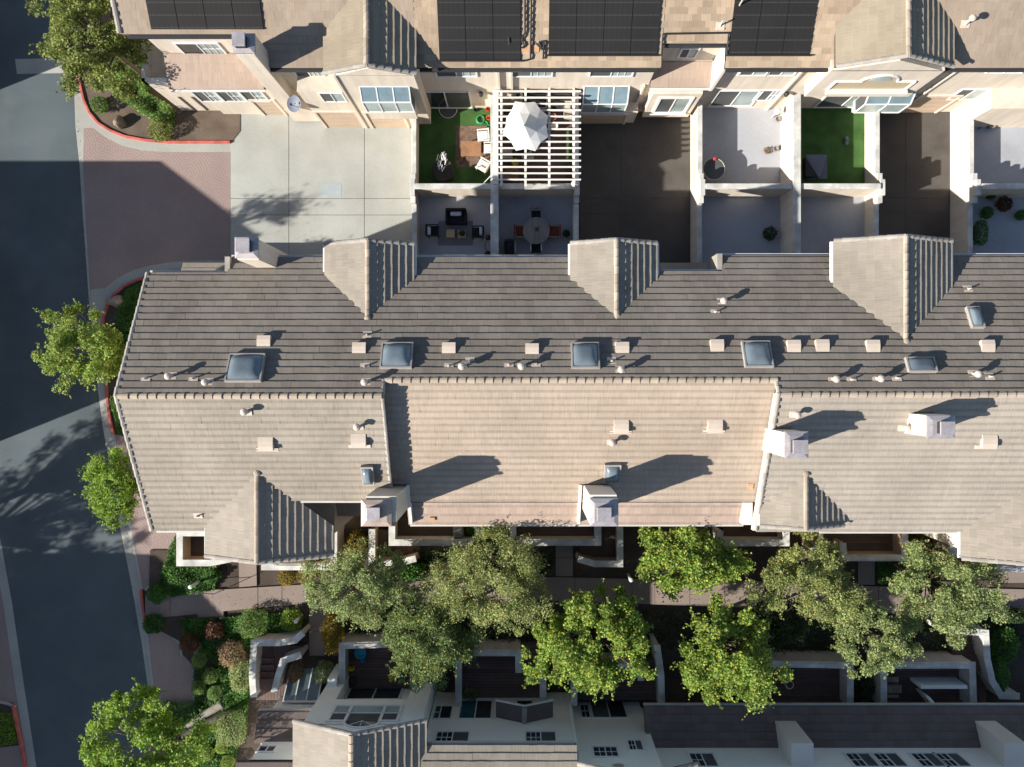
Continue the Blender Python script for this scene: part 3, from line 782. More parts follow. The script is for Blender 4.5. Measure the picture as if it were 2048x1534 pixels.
# skylights, vents, pipes
for q in ((460,709,526,768),(763,687,826,741),(1139,687,1201,741),(1478,684,1547,739)): skylight(MB,PN,*q)
skylight(MB,PN,1926,616,1967,660,'dome'); skylight(MB,PN,1804,717,1873,748,'dome_dark')
skylight(MB,PSL,722,928,752,967); skylight(MB,PSM,1208,924,1240,963)
for p in ((529,686),(719,700),(898,700),(1064,702),(1244,699),(1433,694),(1586,695),(1643,694),(1744,695),(1973,695)): box_vent(MB,PN,*p)
for p,P in (((533,885),PSL),((718,878),PSL),((1242,850),PSM),((1429,849),PSM),((1976,880),PSR)): box_vent(MB,P,*p,s=1.1,flashing=True)
for px,py,c in ((293,757,0),(345,752,1),(388,757,0),(418,764,1),(735,670,0),(730,733,0),(733,764,1),(898,732,0),(925,733,1),(940,722,0),(1018,730,0),(1043,733,1),(1072,728,0),(1223,722,0),(1240,739,1),
                (1443,603,1),(1430,624,0),(1665,758,1),(1702,759,0),(1753,757,1),(1792,756,0),(1945,748,1),(1978,753,0),(1935,578,0),(1233,686,0)): vent_pipe(MB,PN,px,py,bool(c))
for px,py,c,P in ((495,823,1,PSL),(718,853,1,PSL),(397,1031,0,PSL),(1223,884,1,PSM),(1588,829,1,PSR),(1805,855,1,PSR),(1550,1032,0,PSR)): vent_pipe(MB,P,px,py,bool(c))
for px,py in ((1975,0),): pass
for px,py,w_,h_ in ((1500,972,.22,.26),(865,1037,.2,.16)):
    P = PSM if px > 1000 else Plane(7.59+.466*4.9,.466); a = P.at(px,py); U,V,Nn = P.frame()
    b = M(); vs=[a+U*u+V*v+Nn*n for n in (0,.055) for u,v in ((-w_/2,-h_/2),(w_/2,-h_/2),(w_/2,h_/2),(-w_/2,h_/2))]
    b.add(vs,[[4,5,6,7],[0,1,5,4],[1,2,6,5],[2,3,7,6],[3,0,4,7]]); b.build('replacement_tile','patch_orange',roof)
# chimneys
chimney(MB,X(722,10.5),X(783,10.5),Y(1053,10.5),Y(1000,10.5),5.5,10.5,'stucco','metal_rose',(X(733,10.8),X(760,10.8),Y(1042,10.8),Y(1015,10.8)),body=(-5.55,-4.45,-5.35,-4.4))
chimney(MB,X(1180,10.5),X(1237,10.5),Y(1053,10.5),Y(997,10.5),5.5,10.5,'stucco_white','metal_lilac',(X(1194,10.8),X(1223,10.8),Y(1042,10.8),Y(1015,10.8)),body=(2.5,3.5,-5.4,-4.35))
chimney(MB,X(1570,11),X(1617,11),Y(917,11),Y(863,11),8,11.0,'stucco_white','metal_lilac',(X(1586,11.3),X(1616,11.3),Y(908,11.3),Y(880,11.3)),body=(9.28,10.1,-2.92,-2.05))
chimney(MB,X(1855,11),X(1911,11),Y(877,11),Y(831,11),8,11.0,'stucco_white','metal_lilac',(X(1881,11.3),X(1910,11.3),Y(870,11.3),Y(843,11.3)),body=(14.3,15.25,-2.2,-1.45))
chimney(MB,X(469,10),X(516,10),Y(516,10),Y(474,10),2.4,10.0,'stucco','metal_lilac',(X(471,10.3),X(499,10.3),Y(504,10.3),Y(476,10.3)),body=(-10.40,-9.6,4.2,4.95))
for cx_,sd_ in ((-4.45,1),(2.42,-1)):    # white parapet cheeks beside the stacks
    b = M(); b.ext([(cx_,-4.35,8.25),(cx_,-6.05,7.35),(cx_,-6.05,6.9),(cx_,-4.35,7.6)],(.10*sd_,0,0)); b.build('parapet_cheek','trim',MB)
b = M(); b.box(8.95,9.33,-6.05,-5.0,6.2,7.55); b.build('parapet_cheek','stucco_white',MB)
b = M(); b.box(7.78,7.98,3.85,4.75,6.9,8.02); b.build('parapet_end','rake',MB)
b = M(); b.box(-11.62,-11.42,3.8,4.62,7.0,8.08); b.build('parapet_end','rake',MB)

for x_ in (-9.2,-3.2,-.6,1.0,9.6,11.2,17.9,20.4): window(MB,'N',4.3 if x_ < 5 else 4.36,x_,x_+1.3,5.0,6.2)
for x_ in (-3.6,-.4,4.6,7.0): window(MB,'S',-5.5,x_,x_+1.6,3.3,5.2,2,())
for x_ in (13.2,15.4): window(MB,'S',-5.75,x_,x_+1.5,3.3,5.2,2,())

# two storeys over the patios: the row's own frame is a little larger and set half a storey down
MS, MZ = 1.0709, -2.552
MB.location = (2*MS, 0, MZ); MB.scale = (MS, MS, MS)

tilemat('tile_tan2', (.33, .262, .20), SX, .06, (.40, .34, .27), .4)
tilemat('tile_side2', (.31, .26, .19), SY, .06, (.40, .34, .25), sa=.08)
pmat('niche', (.52, .43, .30), .95, .06)
U_TOP = lambda px: (px-CX)*27.6/FP
SOL = [(U_TOP(303),U_TOP(528),13.42,4),(U_TOP(876),U_TOP(1041),12.42,3),(U_TOP(1097),U_TOP(1318),12.60,4),(U_TOP(1462),U_TOP(1625),12.60,3)]
SOLX = [(a+.2,b-.2) for a,b,_,_ in SOL]
# ================================================================ northern row (its south front faces the camera)
TB = thing('townhouse_row', 'northern cream townhouse row with black solar panels and sunny south facade', 'building', (2,13,0))
YS = 12.5
w = M()
G0 = 2.15                 # local level of the driveway in the row's own frame
w.box(-10.6,5.55,YS,22,G0,7.75); w.box(5.55,8.2,YS+.02,22,G0,5.5); w.box(5.56,8.19,13.25,22,5.4,7.75); w.box(8.2,XE,YS,22,G0,7.75)
w.box(-15.0,-10.6,13.5,22,G0,7.7); w.box(-14.1,-10.6,12.38,13.6,G0,5.55); w.box(-16.1,-14.1,12.55,20,G0,5.3)
w.box(5.75,7.9,12.1,12.6,2.6,5.35)
w.box(12.3,16.8,12.0,12.6,5.3,7.95); w.ext([(12.3,12.0,7.9),(14.55,12.0,8.85),(16.8,12.0,7.9)],(0,.3,0))
w.box(2.05,5.4,11.98,12.6,G0,3.55)
w.box(20.6,XE,11.6,12.6,G0,5.0)
w.build('wall','stucco',TB)
# roof
d = M(); dz=.05
YE = 12.2
def tz(y): return 7.8+.466*(y-YE)
def tdeck(x0,x1,ye): d.ext([(x0,ye,tz(ye)-dz),(x0,ye,tz(ye)-dz-.14),(x0,18.2,tz(18.2)-.2),(x0,18.2,tz(18.2)-dz),(x0,24,tz(18.2)-2.7)],(x1-x0,0,0))
tdeck(-15.6,-10.75,13.3); tdeck(-10.75,5.6,YE); tdeck(5.6,8.15,13.0); tdeck(8.15,XE,YE)
TD = [(-5.82,9.1,-7.66,-4.05,11.73),(14.56,9.4,12.28,16.85,11.95)]
for xc,zr,xl,xr,yf in TD: gable_ns_deck(d,xc,zr-dz,xl,zr-DP*(xc-xl)-dz,xr,zr-DP*(xr-xc)-dz,yf,16.5)
for x0,x1,ye,yt,ze in ((-15.0,-10.95,12.2,13.45,5.62),(5.6,8.15,12.3,13.2,5.55)):
    d.ext([(x0,ye,ze),(x0,yt,ze+.4*(yt-ye)),(x0,yt,ze-.1),(x0,ye,ze-.12)][::-1],(x1-x0,0,0))
troof = d.build('roof','deck_under',TB)
tr = Roof()
PT = Plane(7.8-.466*YE,.466)
def trect(x0,x1,ye,mat,**k): tr.slope((0,YE,7.8),US,VS,[(x0,(ye-YE)/CP-.03),(x1,(ye-YE)/CP-.03),(x1,5.0),(x0,5.0)],mat,**k)
trect(-15.6,-10.75,13.3,'tile_tan2'); trect(-10.75,-4.1,YE,'tile_tan2'); trect(-4.1,5.6,YE,'tile_tan',w=.36,e=.235,t=.036); trect(5.6,8.15,13.0,'tile_tan',w=.36,e=.235,t=.036); trect(8.15,13.5,YE,'tile_tan',w=.36,e=.235,t=.036)
trect(13.5,XE,YE,'tile_tan2')
tr.slope((-15.0,12.2,5.66),US,(0,.928,.371),[(0,-.02),(4.05,-.02),(4.05,1.36),(0,1.36)],'tile_terracotta',e=.33,w=.42)
tr.slope((5.6,12.3,5.59),US,(0,.928,.371),[(0,-.02),(2.55,-.02),(2.55,1.0),(0,1.0)],'tile_terracotta',e=.33,w=.36)
for xc,zr,xl,xr,yf in TD:
    for side,xe in (('W',xl),('E',xr)):
        hw=abs(xe-xc); ze=zr-DP*hw
        U_,V_ = ((0,-1,0),(DC,0,DS)) if side=='W' else ((0,1,0),(-DC,0,DS)); g_ = 1 if side=='W' else -1
        ye=YE+(ze-7.8)/.466; yj=YE+(zr-7.8)/.466
        tr.slope((xe,yf,ze),U_,V_,[(0,-.02),(-g_*(ye-yf+.12),-.02),(-g_*(yj-yf+.12),hw/DC+.01),(0,hw/DC+.01)],'tile_side2',t=.034,nose=(.065 if side=='E' else 0))
        ridge_caps(troof,(xe,yf,ze),(xc,yf,zr),'rake','rake_tile',.30,.09,1.3,.01)
    ridge_caps(troof,(xc,yf,zr),(xc,yj,zr),'ridge')
tr.finish(troof,300,visible=lambda L: L.y < 14.45 and -16 < L.x < 20 and not any(a < L.x < b for a,b in SOLX))
ridge_caps(troof,(-15.6,13.3,tz(13.3)),(-15.6,15.5,tz(15.5)),'rake','rake_tile',.31,.11,1.3,.02)
for x0,x1,y_,z_ in ((-10.7,-7.7,YE-.05,7.72),(-4.0,5.5,YE-.05,7.72),(8.2,12.3,YE-.05,7.72),(16.9,XE,YE-.05,7.72),(-15.4,-11.0,13.25,8.2),(5.7,8.1,12.95,8.1)):
    b = M(); b.box(x0,x1,y_-.08,y_+.02,z_-.11,z_); b.build('gutter','gutter_dark',TB)
for x0,x1,y_,z_ in ((-15.0,-10.95,12.2,5.56),(5.6,8.15,12.3,5.5)):
    b = M(); b.box(x0,x1,y_-.07,y_+.02,z_-.1,z_); b.build('gutter','trim',TB)
# solar collectors, one panel per mat
def panels(x0,x1,y0,n,py_top=15.6):
    wd=(x1-x0)/n
    for i in range(n):
        a=Vector((x0+wd*i+.012,y0,tz(y0))); U,V,Nn=PT.frame(); L=(py_top-y0)/CP
        vs=[a+U*u+V*v+Nn*nn for nn in (.04,.085) for u,v in ((0,0),(wd-.024,0),(wd-.024,L),(0,L))]
        b=M(); b.add(vs,[[4,5,6,7],[3,2,1,0],[0,1,5,4],[1,2,6,5],[2,3,7,6],[3,0,4,7]]); b.build('solar_panel','solar',TB)
for x0,x1,y0,n in SOL: panels(x0,x1,y0,n)
pp = M()
for x0,x1,y0,n in SOL[1:]: 
    pp=M(); pp.tube((x0-.1,y0-.06,tz(y0)+.09),(x1+.1,y0-.06,tz(y0)+.09),.035,.035,8); pp.build('manifold_pipe','dark_metal',TB)
def rp(px,py,n=.10):
    a=PT.at(px,py); return tuple(a+PT.frame()[2]*n)
for pts in ([(1050,-20),(1050,66),(1043,78),(1049,92),(1043,96)],[(1063,-20),(1061,118),(1046,122)],[(1072,86),(1085,100),(1078,84),(1088,82),(1086,118)],
            [(1322,112),(1325,68),(1456,66),(1452,112)],[(1018,90),(1018,75),(1019,88),(1041,82)]):
    b=M(); b.path([rp(*p) for p in pts],.035); b.build('roof_pipe','dark_metal',TB)
b=M(); a=PT.at(1068,97); U,V,Nn=PT.frame(); b.add([a+U*u+V*v+Nn*n for n in (0,.05) for u,v in ((-.5,-.12),(.2,-.12),(.2,.12),(-.5,.12))],[[4,5,6,7],[0,1,5,4],[1,2,6,5],[2,3,7,6],[3,0,4,7]]); b.build('replacement_tile','patch_orange',troof)
for px,py,c in ((1440,52,0),(1930,48,1),(1478,12,0)): vent_pipe(TB,PT,px,py,bool(c),.45)
# chimney at the left
chimney(TB,X(465,9.5),X(509,9.5),Y(106,9.5),Y(66,9.5),2.4,9.5,'stucco','metal_lilac',(X(464,9.8),X(490,9.8),Y(92,9.8),Y(64,9.8)),body=(-10.66,-9.95,11.98,12.75))
b=M(); b.add([(-10.67,11.97,2.4),(-9.3,11.97,2.4),(-9.3,12.6,2.4),(-10.67,12.6,2.4),(-10.67,11.97,3.9),(-9.3,11.97,3.6),(-9.3,12.6,3.6),(-10.67,12.6,3.9),(-9.95,11.97,4.1),(-9.95,12.6,4.1)],
   [[0,1,5,8,4],[1,2,6,5],[3,0,4,7],[4,8,9,7],[8,5,6,9],[0,3,2,1]]); b.build('chimney_shoulder','stucco',TB)
# windows, third floor
for bl,br,cols in ((596,648,2),(875,952,2),(1022,1102,2),(1180,1262,2)):
    winpx(TB,'S',YS,bl,br,151,134,cols=cols,grid=(1,),panes=['glass_screen','glass_curtain'])
for bl,br in ((1478,1530),(1535,1585)): winpx(TB,'S',YS,bl,br,149,132,cols=2,grid=(),panes=['glass_screen','glass_curtain'])
winpx(TB,'S',YS,1975,2042,144,127,cols=2,grid=(),panes=['glass_screen','glass_curtain'])
winpx(TB,'S',13.5,372,452,107,86,cols=2,grid=(1,),panes=['glass_dark','glass_curtain'])
winpx(TB,'S',13.25,1358,1388,113,97,cols=2,grid=(),panes=['glass_screen','glass_curtain'])
# second floor
for i in range(3): winpx(TB,'S',12.38,405+i*46,445+i*46,201,181,cols=2,grid=(1,),panes=['glass_screen','glass_curtain'])
winpx(TB,'S',YS,850,942,214,183,cols=2,grid=(),panes=['glass_dark','glass_screen'])     # patio slider
winpx(TB,'S',YS,1045,1140,214,183,cols=2,grid=(),panes=['glass_dark','glass_screen'])
winpx(TB,'S',YS,1420,1500,210,181,cols=2,grid=(),panes=['glass_screen','glass_curtain'])
winpx(TB,'S',YS,1508,1555,199,180,cols=2,grid=(1,),panes=['glass_screen','glass_curtain'])
winpx(TB,'S',YS,1630,1730,213,190,cols=2,grid=(),panes=['glass_screen','glass_curtain'])
winpx(TB,'S',YS,1897,1948,197,178,cols=2,grid=(),panes=['glass_screen','glass_curtain'])
def glazed_bay(x0,x1,zb,n,tint):
    f=M(); yb,yo,zt,zm=YS,11.95,5.2,4.55
    hw=.035
    def bar(p,q): f.tube(p,q,hw,hw,4)
    for i in range(n+1):
        x=x0+(x1-x0)*i/n; bar((x,yo,zb),(x,yo,zm)); bar((x,yo,zm),(x,yb,zt))
    for y_,z_ in ((yo,zb),(yo,zm),(yb,zt)): bar((x0,y_,z_),(x1,y_,z_))
    for x in (x0,x1): bar((x,yo,zb),(x,yb,zb)); bar((x,yb,zb),(x,yb,zt))
    fo=f.build('bay_window','white',TB)
    for i in range(n):
        a=x0+(x1-x0)*i/n; c=x0+(x1-x0)*(i+1)/n
        p=M(); p.ext([(a,yo,zm),(c,yo,zm),(c,yb,zt),(a,yb,zt)],(0,.01,-.02)); p.build('pane',tint,fo)
        p=M(); p.ext([(a,yo,zb),(c,yo,zb),(c,yo,zm),(a,yo,zm)],(0,.02,0)); p.build('pane','glass_curtain' if tint=='glass_sky' else 'glass_dark',fo)
    for x in (x0,x1):
        p=M(); p.ext([(x,yo,zb),(x,yb,zb),(x,yb,zt),(x,yo,zm)],(.012,0,0)); p.build('pane','glass_screen',fo)
    b=M(); b.box(x0-.03,x1+.03,yo-.02,yb,zb-.08,zb-.03); b.build('sill','white',fo)
glazed_bay(X(1162,3.6),X(1248,3.6),3.6,3,'glass_sky')
glazed_bay(15.3,17.3,3.6,2,'glass_sky')
window(TB,'S',12.1,6.2,7.5,3.3,4.9,2,(),['glass_screen','glass_curtain'],fw=.13,sill=True)
# arched balcony niche in the wide gable
b=M(); pts=[(13.0,12.0,6.1)]+[(13.0,12.0,6.9)]
n_=10
arc=[(14.7+.75*math.cos(math.pi*(1-i/n_)),11.99,6.95+.62*math.sin(math.pi*(1-i/n_))) for i in range(n_+1)]
out=[(12.95,11.99,6.15)]+[(12.95,11.99,6.95)]+arc+[(16.2,11.99,6.95),(16.2,11.99,6.15)]
for i in range(len(out)-1): b.tube(out[i],out[i+1],.06,.06,6)
arch=b.build('arch_surround','trim',TB)
p=M(); p.ext(out,(0,.012,0)); p.build('niche_recess','niche',arch)
p=M(); p.box(12.9,16.3,11.78,12.0,6.0,6.16); p.build('ledge','stucco_white',arch)
p=M(); ar2=[(14.7+.45*math.cos(math.pi*(1-i/8)),11.975,7.0+.42*math.sin(math.pi*(1-i/8))) for i in range(9)]; p.ext(ar2,(0,.012,0)); p.build('pane','glass_curtain',arch)
# round gable vent, decor slots, trims, downspouts, garage doors
b=M(); c=(-5.6,12.28,7.0); 
for k in range(16):
    t0,t1=2*math.pi*k/16,2*math.pi*(k+1)/16; b.tube((c[0]+.27*math.cos(t0),12.27,c[2]+.20*math.sin(t0)),(c[0]+.27*math.cos(t1),12.27,c[2]+.20*math.sin(t1)),.035,.035,6)
rv=b.build('gable_vent','trim',TB)
b=M(); b.ext([(c[0]+.26*math.cos(2*math.pi*k/16),12.285,c[2]+.19*math.sin(2*math.pi*k/16)) for k in range(16)],(0,.02,0)); b.build('louvre','rake',rv)
for x_ in (-15.5,-14.9):
    b=M(); b.box(x_,x_+.09,12.52,12.56,2.3,3.9); b.build('wall_slot','deck_under',TB)
for x_,z0,z1,y_ in ((-.9,2.6,7.6,12.44),(-.35,2.6,7.6,12.44),(11.6,2.4,7.6,12.44),(17.9,2.4,7.6,12.44),(5.35,2.3,5.4,12.44)):
    b=M(); b.box(x_-.045,x_+.045,y_-.05,y_+.06,z0,z1); b.build('downspout','stucco_bounce' if x_<-10 else 'stucco',TB)
for x0,x1,yp,h in ():
    b=M(); b.box(x0-.12,x1+.12,yp-.04,YS+.02,h,h+.14); b.box(x0-.12,x0,yp-.04,YS+.02,0,h); b.box(x1,x1+.12,yp-.04,YS+.02,0,h)
    gd=b.build('garage_door','stucco',TB)
    for k in range(4):
        p=M(); p.box(x0,x1,yp+.02,YS+.02,h*k/4+.012,h*(k+1)/4-.012); p.build('panel','garage_door',gd,bevel=.01)
b=M(); b.box(-16.15,-15.05,12.5,12.62,5.3,5.75); b.box(-16.15,-16.0,12.5,14.5,5.3,5.75); b.build('parapet','trim',TB)
b=M(); b.ext([(-10.93,12.25,5.5),(-10.93,13.5,5.5),(-10.93,13.5,7.4),(-10.93,12.25,6.0)],(.12,0,0)); b.build('party_wall','stucco',TB)
b=M(); b.ext([(8.15,12.2,5.4),(8.15,13.2,5.4),(8.15,13.2,8.0),(8.15,12.2,7.7)],(.12,0,0)); b.build('party_wall','stucco_white',TB)
for px,py in ((962,188),(1036,187),(1573,182)):
    b=M(); z_=4.6; x_=X(px,z_); b.lathe((x_,12.38,z_-.12),[(.05,0),(.10,.04),(.10,.2),(.04,.26)],10); b.build('wall_lamp','dark_metal',TB)

# the row is a little larger than its neighbours and stands half a storey lower
TS = 1.064; TZ = -2.304
TB.location = (2*TS, 13*TS, TZ); TB.scale = (TS, TS, TS)
def own(b):
    """site metres -> the row's own frame"""
    b.v = [(x/TS, y/TS, (z-TZ)/TS) for x,y,z in b.v]; return b
GA = 12.5
# gabled garage bay
w = M(); w.box(-7.75,-4.45,GA,14.2,-.02,6.3); w.ext([(-7.75,GA,6.28),(-6.2,GA,7.0),(-4.45,GA,6.28)],(0,.4,0)); w.ext([(-9.9,GA+.03,-.02),(-9.9,GA+.03,4.55),(-9.9,13.45,4.4),(-9.9,13.45,-.02)],(2.15,0,0)); w.box(-4.6,-5.12,GA+.02,14,-.02,2.4)
own(w).build('wall','stucco',TB)
def garage(x0,x1,yp,h,panels=4):
    b=M(); b.box(x0-.12,x1+.12,yp-.06,yp+.05,h,h+.14); b.box(x0-.12,x0,yp-.06,yp+.05,0,h); b.box(x1,x1+.12,yp-.06,yp+.05,0,h); gd=own(b).build('garage_door','stucco',TB)
    for k in range(panels):
        q=M(); q.box(x0,x1,yp-.02,yp+.04,h*k/panels+.012,h*(k+1)/panels-.012); own(q).build('panel','garage_door',gd,bevel=.008)
def site_window(x0,x1,yp,z0,z1):
    f=M()
    for a,b_,c,d_ in ((x0-.07,x1+.07,z0-.07,z0),(x0-.07,x1+.07,z1,z1+.07),(x0-.07,x0,z0,z1),(x1,x1+.07,z0,z1),((x0+x1)/2-.02,(x0+x1)/2+.02,z0,z1)): f.box(a,b_,yp-.05,yp+.02,c,d_)
    fo=own(f).build('window','white',TB)
    for a,b_,mt in ((x0,(x0+x1)/2-.02,'glass_dark'),((x0+x1)/2+.02,x1,'glass_curtain')):
        q=M(); q.box(a,b_,yp-.018,yp+.02,z0,z1); own(q).build('pane',mt,fo)
site_window(X(650,3.45),X(692,3.45),GA+.03,3.45,4.4)
garage(-9.75,-7.95,GA+.03,2.1); garage(-7.4,-5.7,GA,2.1); garage(-12.9,-11.9,13.16,1.9)
garage(3.0,5.2,12.72,1.25,2); garage(18.1,21.0,13.28,2.1)
def site_bay(x0,x1,yb,yo,zb,zm,zt,n,tint):
    f=M(); hw=.035
    def bar(q,r): f.tube(q,r,hw,hw,4)
    for i in range(n+1):
        x=x0+(x1-x0)*i/n; bar((x,yo,zb),(x,yo,zm)); bar((x,yo,zm),(x,yb,zt))
    for y_,z_ in ((yo,zb),(yo,zm),(yb,zt)): bar((x0,y_,z_),(x1,y_,z_))
    for x in (x0,x1): bar((x,yo,zb),(x,yb,zb))
    fo=own(f).build('bay_window','white',TB)
    for i in range(n):
        a=x0+(x1-x0)*i/n; c=x0+(x1-x0)*(i+1)/n
        q=M(); q.ext([(a,yo,zm),(c,yo,zm),(c,yb,zt),(a,yb,zt)],(0,.01,-.02)); own(q).build('pane',tint,fo)
        q=M(); q.ext([(a,yo,zb),(c,yo,zb),(c,yo,zm),(a,yo,zm)],(0,.02,0)); own(q).build('pane','glass_curtain',fo)
    for x in (x0,x1):
        q=M(); q.ext([(x,yo,zb),(x,yb,zb),(x,yb,zt),(x,yo,zm)],(.012,0,0)); own(q).build('pane','glass_screen',fo)
    q=M(); q.box(x0-.03,x1+.03,yo-.02,yb,zb-.08,zb-.03); own(q).build('sill','white',fo)
    q=M(); q.box(x0,x1,yo+.03,yb+.01,2.5,zb-.09); own(q).build('apron','stucco',fo)
site_bay(X(735,3.5),X(829,3.5),GA,12.02,3.49,4.6,5.15,3,'glass_sky')
b=M(); b.box(-7.83,-7.72,GA-.05,GA+.05,0,6.3); own(b).build('downspout','stucco',TB)
# ================================================================ southern row (its shaded north front faces the camera)
BB = thing('townhouse_row', 'southern townhouse row with shaded grey facade, arched window and dark pent roof', 'building', (4,-15,0))
YB = -15.0
w = M()
w.box(-11.2,-8.6,-24,YB-.1,2.3,5.35)
w.box(-8.7,-7.92,-24,-13.98,2.3,7.7); w.box(-4.82,-3.95,-24,-13.98,2.3,7.7); w.box(-7.92,-4.82,-24,-13.98,5.5,7.7); w.box(-7.92,-4.82,-24,-14.6,2.3,5.5); w.box(-7.92,-4.82,-14.6,-13.99,2.3,2.7)
w.ext([(-8.7,-13.98,7.65),(-6.4,-13.98,8.75),(-3.95,-13.98,7.65)],(0,-.3,0))
w.box(-3.95,2.35,-24,YB,2.3,7.7); w.box(2.35,5.6,-24,YB-.45,2.3,8.9)
w.box(5.6,XE,-24,-15.72,2.3,5.2); w.box(5.6,XE,-24,-15.95,4.9,8.6)
w.box(-10.9,-8.9,-24,-15.6,5.9,7.4)
w.build('wall','stucco_shade',BB)
d = M(); dz=.05
zb = lambda y: 7.8+.466*(-14.75-y)
d.ext([(-3.9,-14.75,7.75),(-3.9,-20,zb(-20)-dz),(-3.9,-20,zb(-20)-.2),(-3.9,-14.75,7.61)],(6.15,0,0))
gable_ns_deck(d,-6.4,9.05-dz,-8.95,9.05-DP*2.55-dz,-3.7,9.05-DP*2.7-dz,-20,-13.7)
gable_ns_deck(d,4.6,9.3-dz,2.25,9.3-DP*2.35-dz,6.9,9.3-DP*2.3-dz,-20,-15.2)
d.ext([(5.4,-14.5,5.0),(5.4,-15.97,5.68),(5.4,-15.97,5.5),(5.4,-14.5,4.87)],(XE-5.4,0,0))
d.ext([(-11.3,-14.6,5.3),(-11.3,-15.7,5.85),(-11.3,-15.7,5.6),(-11.3,-14.6,5.17)],(2.6,0,0))
d.ext([(-11.4,-15.6,7.45),(-11.4,-20,9.2),(-11.4,-20,9.0),(-11.4,-15.6,7.3)],(2.6,0,0))
broof = d.build('roof','deck_under',BB)
br = Roof()
br.slope((0,-14.75,7.8),UN,VN,[(-2.25,-.03),(3.9,-.03),(3.9,3),(-2.25,3)],'tile_grey',t=.042)
br.slope((0,-14.5,5.05),UN,(0,-.9078,.42),[(-XE,-.03),(-5.4,-.03),(-5.4,1.6),(-XE,1.6)],'tile_dark',e=.33,w=.42,t=.045)
br.slope((0,-14.6,5.35),UN,(0,-.9,.436),[(8.7,-.03),(11.3,-.03),(11.3,1.2),(8.7,1.2)],'tile_dark',e=.33,w=.42,t=.045)
br.slope((0,-15.6,7.5),UN,(0,-.929,.37),[(8.8,-.03),(11.4,-.03),(11.4,2.5),(8.8,2.5)],'tile_dark',e=.33,w=.42,t=.045)
for xc,zr,xl,xr,yf in ((-6.4,9.05,-8.95,-3.7,-13.7),(4.6,9.3,2.25,6.9,-15.2)):
    for side,xe in (('W',xl),('E',xr)):
        hw=abs(xe-xc); ze=zr-DP*hw
        U_,V_ = ((0,-1,0),(DC,0,DS)) if side=='W' else ((0,1,0),(-DC,0,DS)); g_ = 1 if side=='W' else -1
        br.slope((xe,yf,ze),U_,V_,[(0,-.02),(g_*5,-.02),(g_*5,hw/DC+.01),(0,hw/DC+.01)],'tile_grey_side',t=.034,nose=(.065 if side=='E' else 0))
        ridge_caps(broof,(xe,yf,ze),(xc,yf,zr),'rake','rake_tile',.30,.09,1.3,.01)
    ridge_caps(broof,(xc,yf,zr),(xc,yf-4,zr),'ridge')
br.finish(broof,300,visible=lambda L: L.y > -15.6)
for x0,x1,y_,z_ in ((-3.7,2.2,-14.75,7.72),(5.4,XE,-14.5,4.98),(-11.3,-8.7,-14.6,5.28)):
    b=M(); b.box(x0,x1,y_-.02,y_+.08,z_-.11,z_); b.build('gutter','gutter',BB)
# white piers standing on the pent roof
for x_ in (X(1592,6.5),X(2008,6.5)):
    b=M(); b.box(x_-.45,x_+.45,-24,-15.0,4.9,7.2); b.build('party_wall','stucco_white',BB,bevel=.02)
# windows
NP=['glass_dark','glass_screen']
winpx(BB,'N',YB,875,938,1465,1487,cols=2,grid=(0,),panes=NP); winpx(BB,'N',YB,1052,1110,1465,1487,cols=2,grid=(0,),panes=NP)
winpx(BB,'N',YB,862,905,1413,1438,cols=2,grid=(0,),panes=['glass_teal','glass_dark'])
winpx(BB,'N',YB,924,984,1402,1438,cols=2,grid=(),panes=['glass_teal','glass_dark'])
winpx(BB,'N',YB,1034,1064,1402,1428,cols=1,grid=(),panes=['glass_dark'])
winpx(BB,'N',YB-.45,1186,1232,1495,1514,cols=2,grid=(0,1),panes=['glass_dark','glass_dark'])
winpx(BB,'N',YB-.45,1255,1281,1482,1501,cols=2,grid=(0,),panes=NP)
winpx(BB,'N',YB-.45,1160,1175,1410,1436,cols=1,grid=(0,),panes=['glass_dark'],fw=.05); winpx(BB,'N',YB-.45,1180,1244,1402,1436,cols=2,grid=(),panes=['glass_screen','glass_dark'])
for a in (1378,1690,1745,1820,1868): winpx(BB,'N',-15.95,a,a+46,1508,1534,cols=2,grid=(0,),panes=NP)
winpx(BB,'N',-14.6,706,806,1372,1399,cols=2,grid=(),panes=['glass_dark','glass_dark'])
winpx(BB,'N',-15.6,522,552,1494,1504,cols=2,grid=(),panes=NP)
# arched window in the gable
f=M(); yp=-13.98+.04
def fbar(x0,x1,z0,z1,dd=.05): f.box(x0,x1,-13.99,yp+dd-.04,z0,z1)
xs=(-7.75,-7.05,-5.65,-4.95)
for x_ in xs: fbar(x_-.06,x_+.06,6.15,7.5)
fbar(xs[0]-.06,xs[3]+.06,6.09,6.2,.06); fbar(xs[0]-.06,xs[1]+.06,7.42,7.52,.06); fbar(xs[2]-.06,xs[3]+.06,7.42,7.52,.06)
for a,c in zip(xs[:-1],xs[1:]): fbar(a,c,6.78,6.83)
arc=[(-6.35+.72*math.cos(math.pi*i/12),-13.97,7.45+.55*math.sin(math.pi*i/12)) for i in range(13)]
for p,q in zip(arc[:-1],arc[1:]): f.tube(p,q,.055,.055,6)
for i in (3,6,9): f.tube((-6.35,-13.955,7.45),(arc[i][0],-13.955,arc[i][2]),.015,.015,4)
aw=f.build('arched_window','white',BB)
for a,c in zip(xs[:-1],xs[1:]):
    p=M(); p.box(a+.05,c-.05,-13.985,-13.96,6.2,6.79); p.build('pane','glass_curtain',aw)
    p=M(); p.box(a+.05,c-.05,-13.985,-13.96,6.82,7.44); p.build('pane','glass_screen',aw)
p=M(); p.ext(arc,(0,-.012,0)); p.build('pane','glass_dark',aw)
b=M(); cxx,czz=X(1235,7.8),8.05
